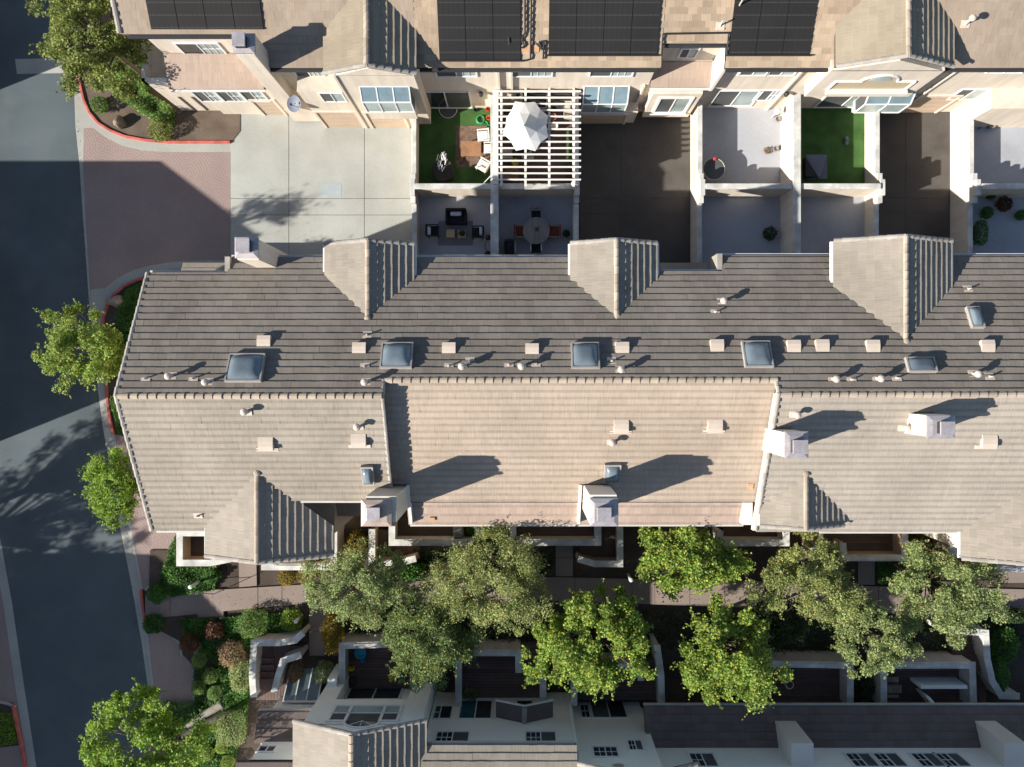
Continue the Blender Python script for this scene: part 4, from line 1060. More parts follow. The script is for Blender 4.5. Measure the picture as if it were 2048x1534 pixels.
for k in range(14):
    t0,t1=2*math.pi*k/14,2*math.pi*(k+1)/14; b.tube((cxx+.26*math.cos(t0),-15.43,czz+.18*math.sin(t0)),(cxx+.26*math.cos(t1),-15.43,czz+.18*math.sin(t1)),.035,.035,6)
rv=b.build('gable_vent','trim',BB); b=M(); b.ext([(cxx+.25*math.cos(2*math.pi*k/14),-15.44,czz+.17*math.sin(2*math.pi*k/14)) for k in range(14)],(0,.01,0)); b.build('louvre','rake',rv)
# little gabled entrance canopy
cn=M(); xm=X(1049,5.4)
for s_ in (-1,1):
    cn.ext([(xm,-14.3,5.55),(xm+s_*1.25,-14.3,5.0),(xm+s_*1.25,-14.3,4.9),(xm,-14.3,5.43)],(0,-.7,0))
co=cn.build('canopy','tile_dark',BB); ridge_caps(co,(xm,-14.3,5.55),(xm,-15.0,5.55),'rake')
for s_ in (-1,1):
    b=M(); b.ext([(xm,-14.28,5.57),(xm+s_*1.27,-14.28,5.02),(xm+s_*1.27,-14.28,4.92),(xm,-14.28,5.47)],(0,.05,0)); b.build('barge_board','trim',co)
for x_,z0,z1,yy in ((-3.85,2.7,7.6,-14.9),(2.25,2.7,7.6,-14.9)):
    b=M(); b.box(x_-.05,x_+.05,yy-.12,yy,z0,z1); b.build('downspout','stucco_shade',BB)
b=M(); b.box(-8.6,-8.2,-14.6,-13.6,2.7,4.3); b.build('side_wall','stucco_shade',BB)
# ground-floor sunroom glazing left of the gable bay
b=M(); z0=2.6; x0,x1=X(572,3.2),X(640,3.2)
for i in range(4):
    x_=x0+(x1-x0)*i/3; b.tube((x_,-13.7,2.4),(x_,-14.95,3.6),.035,.035,4)
b.tube((x0,-13.7,2.4),(x1,-13.7,2.4),.05,.05,4); b.tube((x0,-14.95,3.6),(x1,-14.95,3.6),.05,.05,4)
sr=b.build('skylight_roof','white',BB)
for i in range(3):
    a=x0+(x1-x0)*i/3; c=x0+(x1-x0)*(i+1)/3; p=M(); p.ext([(a,-13.7,2.4),(c,-13.7,2.4),(c,-14.95,3.6),(a,-14.95,3.6)],(0,0,-.02)); p.build('pane','glass_sky',sr)
b=M(); b.box(x0-.1,x1+.1,-14.95,-13.72,.9,2.36); b.build('sunroom_base','stucco_shade',BB)

BB.location = (4*MS, -15*MS, MZ); BB.scale = (MS, MS, MS)
# ================================================================ terraces, balconies and entry courts
def terrace(label, line, zf, zc, floor, wallmat='stucco_bounce', board='deck_board', outmat=None, bdir='x', cat='terrace', capw=.16, dip=None, zb=.2, boards=True, name='terrace'):
    """line: cap centre line in pixels (at cap height); floor: pixel rectangle at floor height"""
    P=[W(*p,zc)[:2] for p in line]
    t=thing(name,label,cat,(sum(p[0] for p in P)/len(P),sum(p[1] for p in P)/len(P),zb-.1))
    b=M(); b.ribbon(P,.10,.10,zb-.1,zc-.05); b.build('wall',wallmat,t)
    c=M()
    for i in range(len(P)-1):
        pass
    c.ribbon(P,capw,capw,zc-.055,zc); 
    if dip is not None:
        i=dip; a,q=Vector(P[i]),Vector(P[i+1]); dv=q-a
        for f0,f1 in ((.16,.84),):
            pa=a+dv*f0; pb=a+dv*f1; c.ribbon([tuple(pa),tuple(pb)],capw*.55,capw*.55,zc-.01,zc+.05)
            for ff in (f0,f1):
                pc=a+dv*(ff-.03); pd=a+dv*(ff+.03); c.ribbon([tuple(pc),tuple(pd)],capw*.8,capw*.8,zc-.01,zc+.03)
    c.build('cap','cap',t,bevel=.012)
    if floor:
        x0,y0,x1,y1=floor; X0,X1,Y0,Y1=X(x0,zf),X(x1,zf),Y(y1,zf),Y(y0,zf)
        b=M(); b.box(X0,X1,Y0,Y1,zb-.1,zf-.03); b.build('floor_base','deck_under',t)
        if boards:
            n=max(2,round((Y1-Y0 if bdir=='x' else X1-X0)/.155)); 
            for i in range(n):
                p=M(); g=.006
                if bdir=='x': p.box(X0,X1,Y0+(Y1-Y0)*i/n+g,Y0+(Y1-Y0)*(i+1)/n-g,zf-.05,zf+rng.uniform(-.003,.003))
                else: p.box(X0+(X1-X0)*i/n+g,X0+(X1-X0)*(i+1)/n-g,Y0,Y1,zf-.05,zf+rng.uniform(-.003,.003))
                p.build('plank',board,t)
    return t
TF,TC=.8,1.75
# south side of the middle row
terrace('small corner terrace with white capped walls beside the first south gable',[(420,1066),(359,1066),(359,1126),(420,1126),(470,1116)],TF,TC,(378,1064,440,1112),bdir='y')
terrace('flower balcony under the eave of the first south gable',[(529,1062),(529,1134),(668,1134),(668,1062)],TF,TC,(534,1062,662,1120),dip=1,wallmat='stucco')
terrace('sunken brown entry court beside the rose-coloured chimney shroud',[(744,1058),(744,1126),(795,1126),(832,1117)],.5,1.4,(748,1060,840,1115),bdir='y',cat='porch',name='entry_court')
terrace('long balcony under the pinkish eave with a covered chair and pot plants',[(784,1052),(784,1085),(957,1085),(957,1052)],TF,TC,(790,1040,948,1076),dip=1,wallmat='stucco')
terrace('long balcony under the pinkish eave beside the lilac chimney shroud',[(1026,1052),(1026,1085),(1196,1085),(1196,1052)],TF,TC,(1032,1040,1186,1076),dip=1,wallmat='stucco')
terrace('hook shaped entry court wall with pale cap below the lilac chimney shroud',[(1240,1052),(1240,1128),(1190,1128),(1156,1118)],.5,1.4,(1160,1056,1236,1114),bdir='y',cat='porch',name='entry_court')
terrace('short tan walled entry stair beyond the right-hand balcony',[(1386,1058),(1384,1084)],TF,TC,(1392,1052,1420,1092),wallmat='stucco',cat='porch',name='entry_court')
terrace('balcony with twiggy plants at the end of the pinkish eave',[(1440,1062),(1440,1086),(1573,1086),(1573,1052)],TF,TC,(1446,1046,1566,1078),dip=1,wallmat='stucco')
terrace('L shaped boarded terrace under the right-hand roof',[(1686,1086),(1688,1116),(1810,1116),(1810,1060)],TF,TC,(1640,1056,1800,1106),dip=1,wallmat='stucco_bounce')
terrace('narrow stair wall with pale cap beside the dead creeper',[(1640,1058),(1640,1094),(1628,1100),(1630,1118)],TF-.2,TC-.2,(1646,1060,1690,1120),cat='porch',name='entry_court',bdir='y')
terrace('boarded terrace below the far right gable',[(1906,1070),(1906,1138),(2060,1138),(2060,1100)],TF,TC,(1900,1056,2060,1128),dip=1,wallmat='stucco_bounce')
# north side of the southern row
G_='stucco_taupe'; DB='deck_board_dark'
terrace('stepped entry stair walls with white caps beside the lime shrub',[(507,1395),(504,1350),(508,1286),(560,1286),(590,1281),(606,1266)],.5,1.45,(512,1292,604,1400),G_,DB,bdir='y',cat='porch',name='entry_stair')
terrace('inner curved cheek wall of the entry stair',[(548,1386),(556,1352),(566,1322),(602,1310)],.5,1.45,None,G_,cat='porch',name='entry_stair')
terrace('terrace with scattered colourful toys below the arched window',[(684,1382),(684,1292),(828,1287),(826,1376)],TF,TC,(692,1280,822,1378),G_,DB,dip=1)
terrace('dark boarded terrace with a white flowering plant',[(917,1424),(917,1306),(1037,1306),(1037,1346)],TF,TC,(922,1290,1085,1400),G_,DB,dip=1)
terrace('side wall of the dark boarded terrace',[(1086,1342),(1086,1396)],TF,TC,None,G_)
terrace('terrace mostly hidden by the yellow green tree',[(1148,1412),(1148,1334),(1262,1334),(1282,1345),(1282,1362)],TF,TC,(1152,1320,1320,1400),G_,DB)
terrace('tall side wall with pale cap between two yellow green trees',[(1324,1416),(1322,1350),(1314,1290)],TF,TC,None,G_)
terrace('terrace with a hanging ring beside the dark pent roof',[(1545,1328),(1701,1331),(1701,1416)],TF,TC,(1500,1318,1690,1430),G_,DB,dip=0)
terrace('terrace with tan storage boxes beside the dark pent roof',[(1768,1416),(1768,1331),(1945,1331),(1948,1416)],TF,TC,(1774,1318,1936,1430),G_,DB,dip=1)
terrace('curved white capped stair wall at the end of the southern row',[(1880,1258),(1972,1266),(1975,1318),(1985,1362),(2003,1392),(2040,1393)],.5,1.45,(1900,1268,1972,1416),G_,DB,bdir='y',cat='porch',name='entry_stair')
# steps inside the two stairs
for nm,(px0,px1,rows) in {'entry stair treads rising behind the white stepped wall':(516,548,(1316,1330,1344,1358)),'dark stair treads at the end of the southern row':(1905,1965,(1290,1300,1310,1320))}.items():
    t=thing('stair_treads',nm,'steps',(*W((px0+px1)/2,rows[0],.5)[:2],.4))
    for i,r_ in enumerate(rows):
        z=.55+.10*i; b=M(); b.box(X(px0,z),X(px1,z),Y(r_+22,z),Y(r_,z),.4,z); b.build('tread','deck_board_dark',t)
# half-height partition on the terrace with boxes
b=M(); b.box(X(1842,TC),X(1935,TC),Y(1378,TC),Y(1371,TC),TF-.1,TC); b.ext([(X(1830,TF),Y(1376,TF),TF-.1),(X(1830,TF),Y(1376,TF),TC),(X(1905,2.6),-16.6,2.4),(X(1905,2.6),-16.6,TF-.1)],(.18,0,0))
tag(b.build('partition_wall','stucco_shade',bevel=.012),'low shaded partition wall on the terrace with tan boxes','wall')
# ================================================================ walled patios between the northern and middle rows
PZ=.5
def patio(name,label,x0,x1,y0,y1,mat,z=PZ):
    b=M(); b.box(x0,x1,y0,y1,-.02,z); return tag(b.build(name,mat),label,kind='structure')
patio('patio_floor','green turf patio with rug and dark pouf',-5.1,-1.25,9.0,13.4,'turf')
patio('patio_floor','dark brown patio floor under the white pergola',-1.2,2.68,9.0,13.4,'deck_board_dark')
patio('patio_floor','grey patio floor with black sofa set',-5.1,-1.22,4.0,8.9,'patio_grey')
patio('patio_floor','grey patio floor with round dining table',-1.2,2.68,4.0,8.9,'patio_grey')
patio('patio_floor','pale grey patio floor with glass table',8.75,13.1,9.0,13.4,'patio_grey')
patio('patio_floor','green turf patio with grey folded tarpaulin',13.2,17.3,9.0,13.4,'turf')
patio('patio_floor','empty shaded grey patio floor below the glass table patio',8.75,13.1,3.4,8.9,'patio_grey')
patio('patio_floor','empty shaded grey patio floor below the tarpaulin patio',13.2,17.3,3.4,8.9,'patio_grey')
patio('patio_floor','pale patio floor at the end of the northern row',21.95,27,9.0,13.0,'patio_grey')
patio('patio_floor','dark paved patio floor with potted shrubs',21.95,27,3.6,8.9,'patio_grey')
def wall_ns(label,x,hw,prof,mat='stucco'):
    """stepped garden wall running north-south; prof: (y0,y1,ztop)"""
    t=thing('garden_wall',label,'wall',(x,(prof[0][0]+prof[-1][1])/2,0),'patio walls')
    for y0,y1,zt in prof:
        y0,y1=min(y0,y1),max(y0,y1)
        b=M(); b.box(x-hw*.72,x+hw*.72,y0,y1,-.02,zt-.07); b.build('wall_panel',mat,t)
        b=M(); b.box(x-hw,x+hw,y0-.01,y1+.01,zt-.07,zt); b.build('cap','cap',t,bevel=.015)
    return t
PR=[(13.3,9.66,1.6),(9.66,9.30,1.86),(9.30,8.55,2.12),(8.55,8.25,1.86),(8.25,3.9,1.5)]
wall_ns('stepped cream wall between sunny driveway and turf patio',-5.14,.115,PR)
wall_ns('wide capped wall between turf patio and pergola',-1.21,.19,[(13.3,3.9,2.3)])
wall_ns('stepped cream wall between pergola and shaded driveway',2.72,.13,PR)
wall_ns('stepped cream wall between shaded driveway and glass table patio',8.73,.12,PR)
wall_ns('wide capped wall between glass table patio and tarpaulin patio',13.16,.19,[(13.3,3.6,2.3)])
wall_ns('stepped cream wall between tarpaulin patio and oil stained driveway',17.33,.12,PR)
wall_ns('stepped cream wall between oil stained driveway and end patio',21.9,.12,PR)
def wall_ew(label,x0,x1,y=8.95,zt=2.2):
    t=thing('garden_wall',label,'wall',((x0+x1)/2,y,0),'patio walls')
    b=M(); b.box(x0,x1,y-.09,y+.09,-.02,zt-.06); b.build('wall_panel','stucco',t)
    b=M(); b.box(x0,x1,y-.135,y+.135,zt-.06,zt); b.build('cap','cap',t,bevel=.015)
wall_ew('cross wall below the turf patio with pouf',-5.02,-1.4); wall_ew('cross wall below the pergola',-1.02,2.6)
wall_ew('cross wall below the glass table patio',8.86,12.96); wall_ew('cross wall below the tarpaulin patio',13.36,17.2); wall_ew('cross wall at the end patio',22.03,27)
# wiggly dark cable with clips on the driveway wall
b=M(); b.path([(8.6,12.2-.12*i,.9+(.03 if i%2 else 0)) for i in range(26)],.012,5); tag(b.build('cable','dark_metal'),'dark looped cable along the shaded driveway wall','cable')

# ---- pergola
pg=thing('pergola','white slatted pergola over the patio with the parasol','pergola',(*W(1072,275,3)[:2],PZ))
zs=3.15
for i in range(15):
    y_=Y(182+12.62*i,zs); b=M(); b.box(X(985,zs),X(1162,zs),y_-.027,y_+.027,zs-.10,zs); b.build('slat','trim',pg)
for px in (1002.5,1051,1098.6,1147.5):
    b=M(); b.box(X(px,zs-.1)-.05,X(px,zs-.1)+.05,Y(372,zs-.1),Y(176,zs-.1),zs-.26,zs-.098); b.build('beam','trim',pg)
for px,h in ((991,.12),(1154,.08)):
    b=M(); b.box(X(px,zs-.26)-h,X(px,zs-.26)+h,Y(368,zs-.26),Y(180,zs-.26),zs-.42,zs-.258); b.build('side_beam','trim',pg)
for px,py in ((1146,366),(1003,366),(1146,200),(1003,200)):
    x_,y_=X(px,zs-.4),Y(py,zs-.4); b=M(); b.box(x_-.06,x_+.06,y_-.06,y_+.06,PZ,zs-.40); b.build('post','trim',pg)
b=M(); b.box(2.70,2.75,8.95,13.2,1.5,zs-.40); b.build('side_screen','trim',pg)
b=M()
x0,x1=X(1050,2.9),X(1098,2.9); yl=Y(366,2.9)
for i in range(13): b.box(x0+(x1-x0)*i/12-.012,x0+(x1-x0)*i/12+.012,yl-.22,yl+.0,2.62,2.66)
for j in range(5): b.box(x0,x1,yl-.22+j*.055-.01,yl-.22+j*.055+.01,2.66,2.68)
b.build('lattice','lattice',pg)
# ---- parasol
pa=thing('parasol','white canvas parasol at the pergola slats','parasol',(*W(1049,253,2.7)[:2],PZ))
zc=3.36; rim=[(1030,200),(1070,201),(1096.5,229),(1096.5,272),(1071,300),(1032,299),(1005,264),(1012.5,234)]
ap=Vector(W(1048.5,251,3.85))
ap.z=3.88
for i in range(8):
    p=Vector(W(*rim[i],zc)); q=Vector(W(*rim[(i+1)%8],zc)); m_=(p+q)/2; m_=m_+(ap-m_)*.07; m_.z-=.0
    p.z=zc-.16; q.z=zc-.16; m_.z=zc-.06
    b=M(); b.add([ap,p,m_,q,(ap+p)/2+Vector((0,0,-.03)),(ap+q)/2+Vector((0,0,-.03))],[[0,4,5],[4,1,2],[4,2,5],[5,2,3]]); b.build('canopy_panel','canvas',pa)
b=M(); b.tube((ap.x,ap.y,PZ),(ap.x,ap.y,3.9),.03); b.lathe((ap.x,ap.y,PZ),[(.28,0),(.28,.06),(.06,.10)],16); b.build('pole','dark_metal',pa)
for i in range(8):
    p=Vector(W(*rim[i],zc)); p.z=zc-.17; b=M(); b.tube(ap-Vector((0,0,.10)),p-Vector((0,0,.04)),.010,.010,5); b.build('rib','dark_metal',pa)

# ---- furniture builders
def rotp(c,a,pts):
    ca,sa=math.cos(a),math.sin(a); return [(c[0]+p[0]*ca-p[1]*sa,c[1]+p[0]*sa+p[1]*ca,p[2]) for p in pts]
class RB(M):
    def __init__(s,c,a): super().__init__(); s.c=c; s.a=a
    def rbox(s,x0,x1,y0,y1,z0,z1):
        P=rotp(s.c,s.a,[(x0,y0,z0),(x1,y0,z0),(x1,y1,z0),(x0,y1,z0),(x0,y0,z1),(x1,y0,z1),(x1,y1,z1),(x0,y1,z1)])
        return s.add(P,[[0,3,2,1],[4,5,6,7],[0,1,5,4],[1,2,6,5],[2,3,7,6],[3,0,4,7]])
def chair(label,px,py,ang,frame,seat,group=None,size=.52,z=PZ,slats=0,name='patio_chair',arms=True):
    """chair facing +y before rotation"""
    c=W(px,py,z+.45)[:2]; a=R(ang); t=thing(name,label,'chair',(c[0],c[1],z),group); h=size/2
    b=RB(c,a); b.rbox(-h+.03,h-.03,-h+.04,h,z+.40,z+.46); b.build('seat',seat,t,bevel=.02)
    b=RB(c,a)
    if slats:
        for i in range(slats): u=-h+.05+(2*h-.1)*i/(slats-1); b.rbox(u-.02,u+.02,-h-.05,-h-.01,z+.46,z+.86)
        b.rbox(-h,h,-h-.06,-h,z+.84,z+.90)
    else: b.rbox(-h+.02,h-.02,-h-.05,-h+.01,z+.42,z+.86)
    b.build('backrest',frame if slats else seat,t,bevel=.012)
    for sx in (-1,1):
        for sy in (-1,1):
            b=RB(c,a); b.rbox(sx*(h-.03)-.022,sx*(h-.03)+.022,sy*(h-.04)-.022,sy*(h-.04)+.022,z,z+.41); b.build('leg',frame,t)
        if arms:
            b=RB(c,a); b.rbox(sx*h-.03,sx*h+.03,-h-.03,h,z+.60,z+.64); b.rbox(sx*h-.02,sx*h+.02,h-.05,h-.01,z+.40,z+.6); b.build('armrest',frame,t,bevel=.008)
    return t
def table(label,px,py,w,d,h,top,leg,ang=0,z=PZ,name='coffee_table',group=None):
    c=W(px,py,z+h)[:2]; a=R(ang); t=thing(name,label,'table',(c[0],c[1],z),group)
    b=RB(c,a); b.rbox(-w/2,w/2,-d/2,d/2,z+h-.045,z+h); b.build('table_top',top,t,bevel=.01)
    for sx in (-1,1):
        for sy in (-1,1): b=RB(c,a); b.rbox(sx*(w/2-.05)-.025,sx*(w/2-.05)+.025,sy*(d/2-.05)-.025,sy*(d/2-.05)+.025,z,z+h-.04); b.build('leg',leg,t)
    return t
def flat(name,label,cat,x0,y0,x1,y1,z,h,mat,bevel=.004):
    b=M(); b.box(X(x0,z),X(x1,z),Y(y1,z),Y(y0,z),z-.005,z+h); return tag(b.build(name,mat,bevel=bevel),label,cat)
# ---- turf patio
flat('rug','worn brown rug on the turf patio','rug',911,252,980,335,PZ,.012,'rug_brown')
table('brown plank table on the worn rug',942,297,1.0,.75,.45,'wood','wood',name='plank_table')
chair('white plastic armchair at the top of the worn rug',966,272,95,'plastic_white','plastic_white',size=.55)
chair('white plastic armchair tucked beside the plank table',978,297,90,'plastic_white','plastic_white',size=.5)
chair('white plastic armchair turned askew below the plank table',966,331,60,'plastic_white','plastic_white',size=.55)
def rounded(cx_,cy_,w,r,ang,z0,z1,n=6,infl=1.0):
    pts=[]
    for qx,qy,a0 in ((1,1,0),(-1,1,90),(-1,-1,180),(1,-1,270)):
        for i in range(n+1):
            t=R(a0+90*i/n); pts.append(((w-r)*qx+r*math.cos(t),(w-r)*qy+r*math.sin(t)))
    ca,sa=math.cos(R(ang)),math.sin(R(ang)); return [(cx_+x*ca-y*sa,cy_+x*sa+y*ca) for x,y in pts]
c=W(886,341,PZ+.4)[:2]; t=thing('pouf','large dark rounded square pouf on the turf','pouf',(*c,PZ))
b=M(); b.prism(rounded(*c,.5,.26,12,0,0),PZ,PZ+.42); b.build('cushion','pouf',t,bevel=.05)
b=M(); 
for i in range(22):
    p=Vector((*W(883+rng.uniform(-9,9),322+rng.uniform(-16,16),PZ+.5)[:2],PZ+.43+rng.uniform(0,.10))); a=rng.uniform(.9,2.0); l=rng.uniform(.08,.17)
    dv=Vector((math.cos(a)*l,math.sin(a)*l,rng.uniform(-.02,.02))); b.tube(p-dv,p+dv,.022,.018,6)
tag(b.build('rope_bundle','white'),'bundle of white rope lying on the dark pouf','rope')
c=W(895,214,PZ+.3)[:2]; t=thing('hoop_net','dark round mesh hoop leaning at the patio slider','net',(*c,PZ))
b=M(); b.lathe((*c,PZ+.02),[(.44,.0),(.44,.02)],28); b.build('mesh','glass_screen',t)
b=M()
for k in range(28):
    t0,t1=2*math.pi*k/28,2*math.pi*(k+1)/28; b.tube((c[0]+.45*math.cos(t0),c[1]+.45*math.sin(t0),PZ+.05),(c[0]+.45*math.cos(t1),c[1]+.45*math.sin(t1),PZ+.05),.02,.02,6)
b.build('rim','gutter',t)
c=W(961,240,PZ)[:2]; b=M()
for k in range(3):
    for i in range(24):
        t0,t1=2*math.pi*i/24,2*math.pi*(i+1)/24; r_=.22-.02*k
        b.tube((c[0]+r_*math.cos(t0),c[1]+r_*math.sin(t0),PZ+.03+.035*k),(c[0]+r_*math.cos(t1),c[1]+r_*math.sin(t1),PZ+.03+.035*k),.02,.02,6)
b.path([(c[0]+.2,c[1],PZ+.05),(c[0]+.34,c[1]-.15,PZ+.04),(c[0]+.4,c[1]-.32,PZ+.03)],.02)
tag(b.build('garden_hose','plastic_green'),'coiled green garden hose on the bright turf','hose')
for nm,lb,px,py,mt,r_,h_ in (('toy_bucket','small red toy bucket near the coiled hose',976,220,'plastic_red',.1,.2),('toy_bucket','orange toy pot beside the coiled hose',977,237,'plastic_orange',.12,.18),('watering_can','green watering can below the coiled hose',977,256,'plastic_green',.1,.22),('toy_bucket','dark bucket at the foot of the sunny wall',951,221,'dark_metal',.09,.15)):
    b=M(); c=W(px,py,PZ)[:2]; b.lathe((*c,PZ),[(r_*.8,0),(r_,h_),(r_*.9,h_),(r_*.7,.02)],14)
    b.path([(c[0]-r_,c[1],PZ+h_),(c[0]-r_*.5,c[1],PZ+h_+.1),(c[0]+r_*.5,c[1],PZ+h_+.1),(c[0]+r_,c[1],PZ+h_)],.01); tag(b.build(nm,mt),lb,'bucket')
b=M(); b.tube(W(962,372,2.3),W(986,347,2.45),.022); tag(b.build('pole','white'),'thin white pole lying across the wall corner','pole')
# under the pergola
flat('planter_strip','bright green planted strip along the pergola wall','planter',1134,258,1143,335,PZ,.25,'turf')
chair('grey chair half hidden under the pergola slats',1015,308,0,'dark_metal','gutter',size=.55); chair('pale chair under the lower pergola slats',1055,314,20,'gutter','gutter',size=.45)
for lb,px,py,mt in (('terracotta pot beside the parasol',1105,238,'clay'),('white pot with leaves beside the parasol',1108,256,'plastic_white'),('yellow tub under the pergola corner',1030,328,'plastic_yellow'),('black pot beside the terracotta pot',1112,222,'dark_metal')):
    b=M(); c=W(px,py,PZ)[:2]; b.lathe((*c,PZ),[(.12,0),(.17,.3),(.19,.3),(.19,.34),(.15,.34),(.13,.28)],16); tag(b.build('plant_pot',mt),lb,'pot')
table('dark bench table in the pergola corner',1020,345,.9,.6,.45,'wood','wood',name='bench_table')
# ---- sofa patio
flat('rug','flat grey rug under the sofa set','rug',876,442,946,491,PZ,.012,'rug_grey')
c=W(912,433,PZ+.5)[:2]; t=thing('sofa','black wicker two seat sofa with pale pillow','sofa',(*c,PZ))
for nm,bx in (('seat',(-.46,.46,-.34,.28,.10,.40)),('backrest',(-.5,.5,.26,.38,.05,.72)),('armrest',(-.52,-.42,-.34,.3,.05,.58)),('armrest',(.42,.52,-.34,.3,.05,.58))):
    b=M(); b.box(c[0]+bx[0],c[0]+bx[1],c[1]+bx[2],c[1]+bx[3],PZ+bx[4],PZ+bx[5]); b.build(nm,'black_fabric',t,bevel=.03)
b=M(); b.prism(rounded(c[0],c[1]+.09,.14,.06,0,0,0),PZ+.40,PZ+.54); 
b=M(); b.box(c[0]-.28,c[0]+.28,c[1]+.02,c[1]+.24,PZ+.43,PZ+.6); tag(b.build('pillow','cushion',bevel=.07),'pale pillow on the black sofa','pillow')
chair('black wicker armchair facing the coffee tables from the stepped wall',866,462,-90,'dark_metal','black_fabric',size=.56); chair('black wicker armchair facing the coffee tables from the wide wall',955,465,90,'dark_metal','black_fabric',size=.56)
for px,s_,lb in ((858,-1,'pale cushion on the armchair by the stepped wall'),(962,1,'pale cushion on the armchair by the wide wall')):
    c=W(px,463,PZ+.55)[:2]; b=M(); b.box(c[0]-.07,c[0]+.09,c[1]-.2,c[1]+.2,PZ+.47,PZ+.78); tag(b.build('cushion','cushion',bevel=.05),lb,'cushion')
table('plain square light wood coffee table on the grey rug',901,467,.40,.40,.35,'wood_light','wood_light'); table('square light wood coffee table carrying a small plant',924,468,.40,.40,.35,'wood_light','wood_light')
c=W(976,474,PZ+1.4)[:2]; b=M(); c0=W(976,508,PZ)[:2]; b.lathe((*c0,PZ),[(.16,0),(.16,.03),(.03,.05)],14); b.path([(c0[0],c0[1],PZ),(c0[0],c0[1],PZ+.9),(c0[0]-.1,c0[1]+.15,PZ+1.5),(c[0]-.02,c[1]-.05,PZ+1.6),(c[0],c[1],PZ+1.5)],.018); b.lathe((*c,PZ+1.3),[(.15,0),(.10,.16),(.04,.2)],14)
tag(b.build('arc_lamp','dark_metal'),'black arc floor lamp beside the wide wall','lamp')
# ---- dining patio
c=W(1072.5,461,PZ+.74)[:2]; t=thing('dining_table','round grey wooden dining table','table',(*c,PZ))
ang=R(8); rad=.66
for i in range(9):
    u0=-rad+2*rad*i/9; u1=-rad+2*rad*(i+1)/9; pts=[]
    for u in (u0+.003,(u0+u1)/2,u1-.003): pts.append((u,math.sqrt(max(0,rad**2-u*u))))
    pts=[(u,-v) for u,v in pts]+pts[::-1]
    pts=[(c[0]+x*math.cos(ang)-y*math.sin(ang),c[1]+x*math.sin(ang)+y*math.cos(ang)) for x,y in pts]
    b=M(); b.prism(pts,PZ+.70,PZ+.74+.002*(i%2)); b.build('plank','wood_grey',t)
b=M(); b.lathe((*c,PZ),[(.3,0),(.28,.05),(.06,.10),(.06,.66),(.25,.70)],16); b.build('pedestal','wood_grey',t)
G='chairs round the dining table'
chair('slat back dining chair on the cross wall side of the round table',1072,430,180,'wood_grey','black_fabric',G,slats=6); chair('dining chair with rust cushion by the wide wall',1042,463,-90,'wood_grey','rust_seat',G,size=.6); chair('dining chair with rust cushion by the driveway wall',1107,463,90,'wood_grey','rust_seat',G,size=.6); chair('dining chair with black seat under the eave',1072,493,0,'gutter','black_fabric',G)
b=M(); c=W(1074,458,PZ+.76)[:2]
for i in range(9):
    a=i*.7; b.tube((c[0],c[1],PZ+.745),(c[0]+.12*math.cos(a),c[1]+.13*math.sin(a),PZ+.80),.03,.008,5)
b.lathe((*c,PZ+.74),[(.05,0),(.05,.06)],10); tag(b.build('table_ornament','rust_seat'),'red leafy ornament on the round table','ornament')
c=W(1019,494,PZ+.9)[:2]; t=thing('barbecue','black barbecue grill by the wide wall','barbecue',(*c,PZ))
b=M(); b.box(c[0]-.24,c[0]+.24,c[1]-.42,c[1]+.42,PZ+.02,PZ+.75); b.build('cabinet','dark_metal',t,bevel=.02)
b=M(); b.ext([(c[0]-.25,c[1]-.40,PZ+.75),(c[0]+.25,c[1]-.40,PZ+.75),(c[0]+.22,c[1]-.40,PZ+.93),(c[0]-.1,c[1]-.40,PZ+1.0),(c[0]-.25,c[1]-.40,PZ+.9)],(0,.7,0)); b.build('lid','black_fabric',t,bevel=.03)
b=M(); b.tube((c[0]+.27,c[1]-.3,PZ+.85),(c[0]+.27,c[1]+.2,PZ+.85),.018); b.build('handle','gutter',t)
# ---- glass table patio, tarpaulin patio, end patios
c=W(1428,338,PZ+.7)[:2]; t=thing('glass_table','round glass patio table','table',(*c,PZ))
b=M(); b.lathe((*c,PZ+.69),[(.52,0),(.52,.015)],28); b.build('glass_top','glass_screen',t)
b=M()
for k in range(28):
    t0,t1=2*math.pi*k/28,2*math.pi*(k+1)/28; b.tube((c[0]+.53*math.cos(t0),c[1]+.53*math.sin(t0),PZ+.70),(c[0]+.53*math.cos(t1),c[1]+.53*math.sin(t1),PZ+.70),.016,.016,6)
b.build('rim','gutter',t)
for k in range(4):
    a=R(45+90*k); b=M(); b.tube((c[0]+.36*math.cos(a),c[1]+.36*math.sin(a),PZ+.69),(c[0]+.46*math.cos(a),c[1]+.46*math.sin(a),PZ),.02); b.build('leg','dark_metal',t)
b=M(); c=W(1430,317,PZ+.8)[:2]; b.lathe((*c,PZ+.705),[(.05,0),(.09,.06),(.08,.12),(.03,.14)],12); tag(b.build('jar','plastic_red'),'small red jar on the glass table','jar')
for lb,px,py in (('small clay pot with a spiky plant by the wide capped wall',1549,300),('small clay pot on the sunlit pale floor',1553,241)):
    b=M(); c=W(px,py,PZ)[:2]; b.lathe((*c,PZ),[(.09,0),(.13,.2),(.14,.2),(.14,.24),(.11,.24),(.10,.18)],14); tag(b.build('plant_pot','wood_grey'),lb,'pot')
b=M(); c=W(1556,222,PZ+.9)[:2]; b.tube((c[0],c[1],PZ),(c[0],c[1],PZ+.75),.03); b.lathe((*c,PZ+.75),[(.13,0),(.16,.12),(.15,.22),(.05,.28)],14); tag(b.build('standing_lamp','plastic_white'),'white standing globe lamp by the sunny slider','lamp')
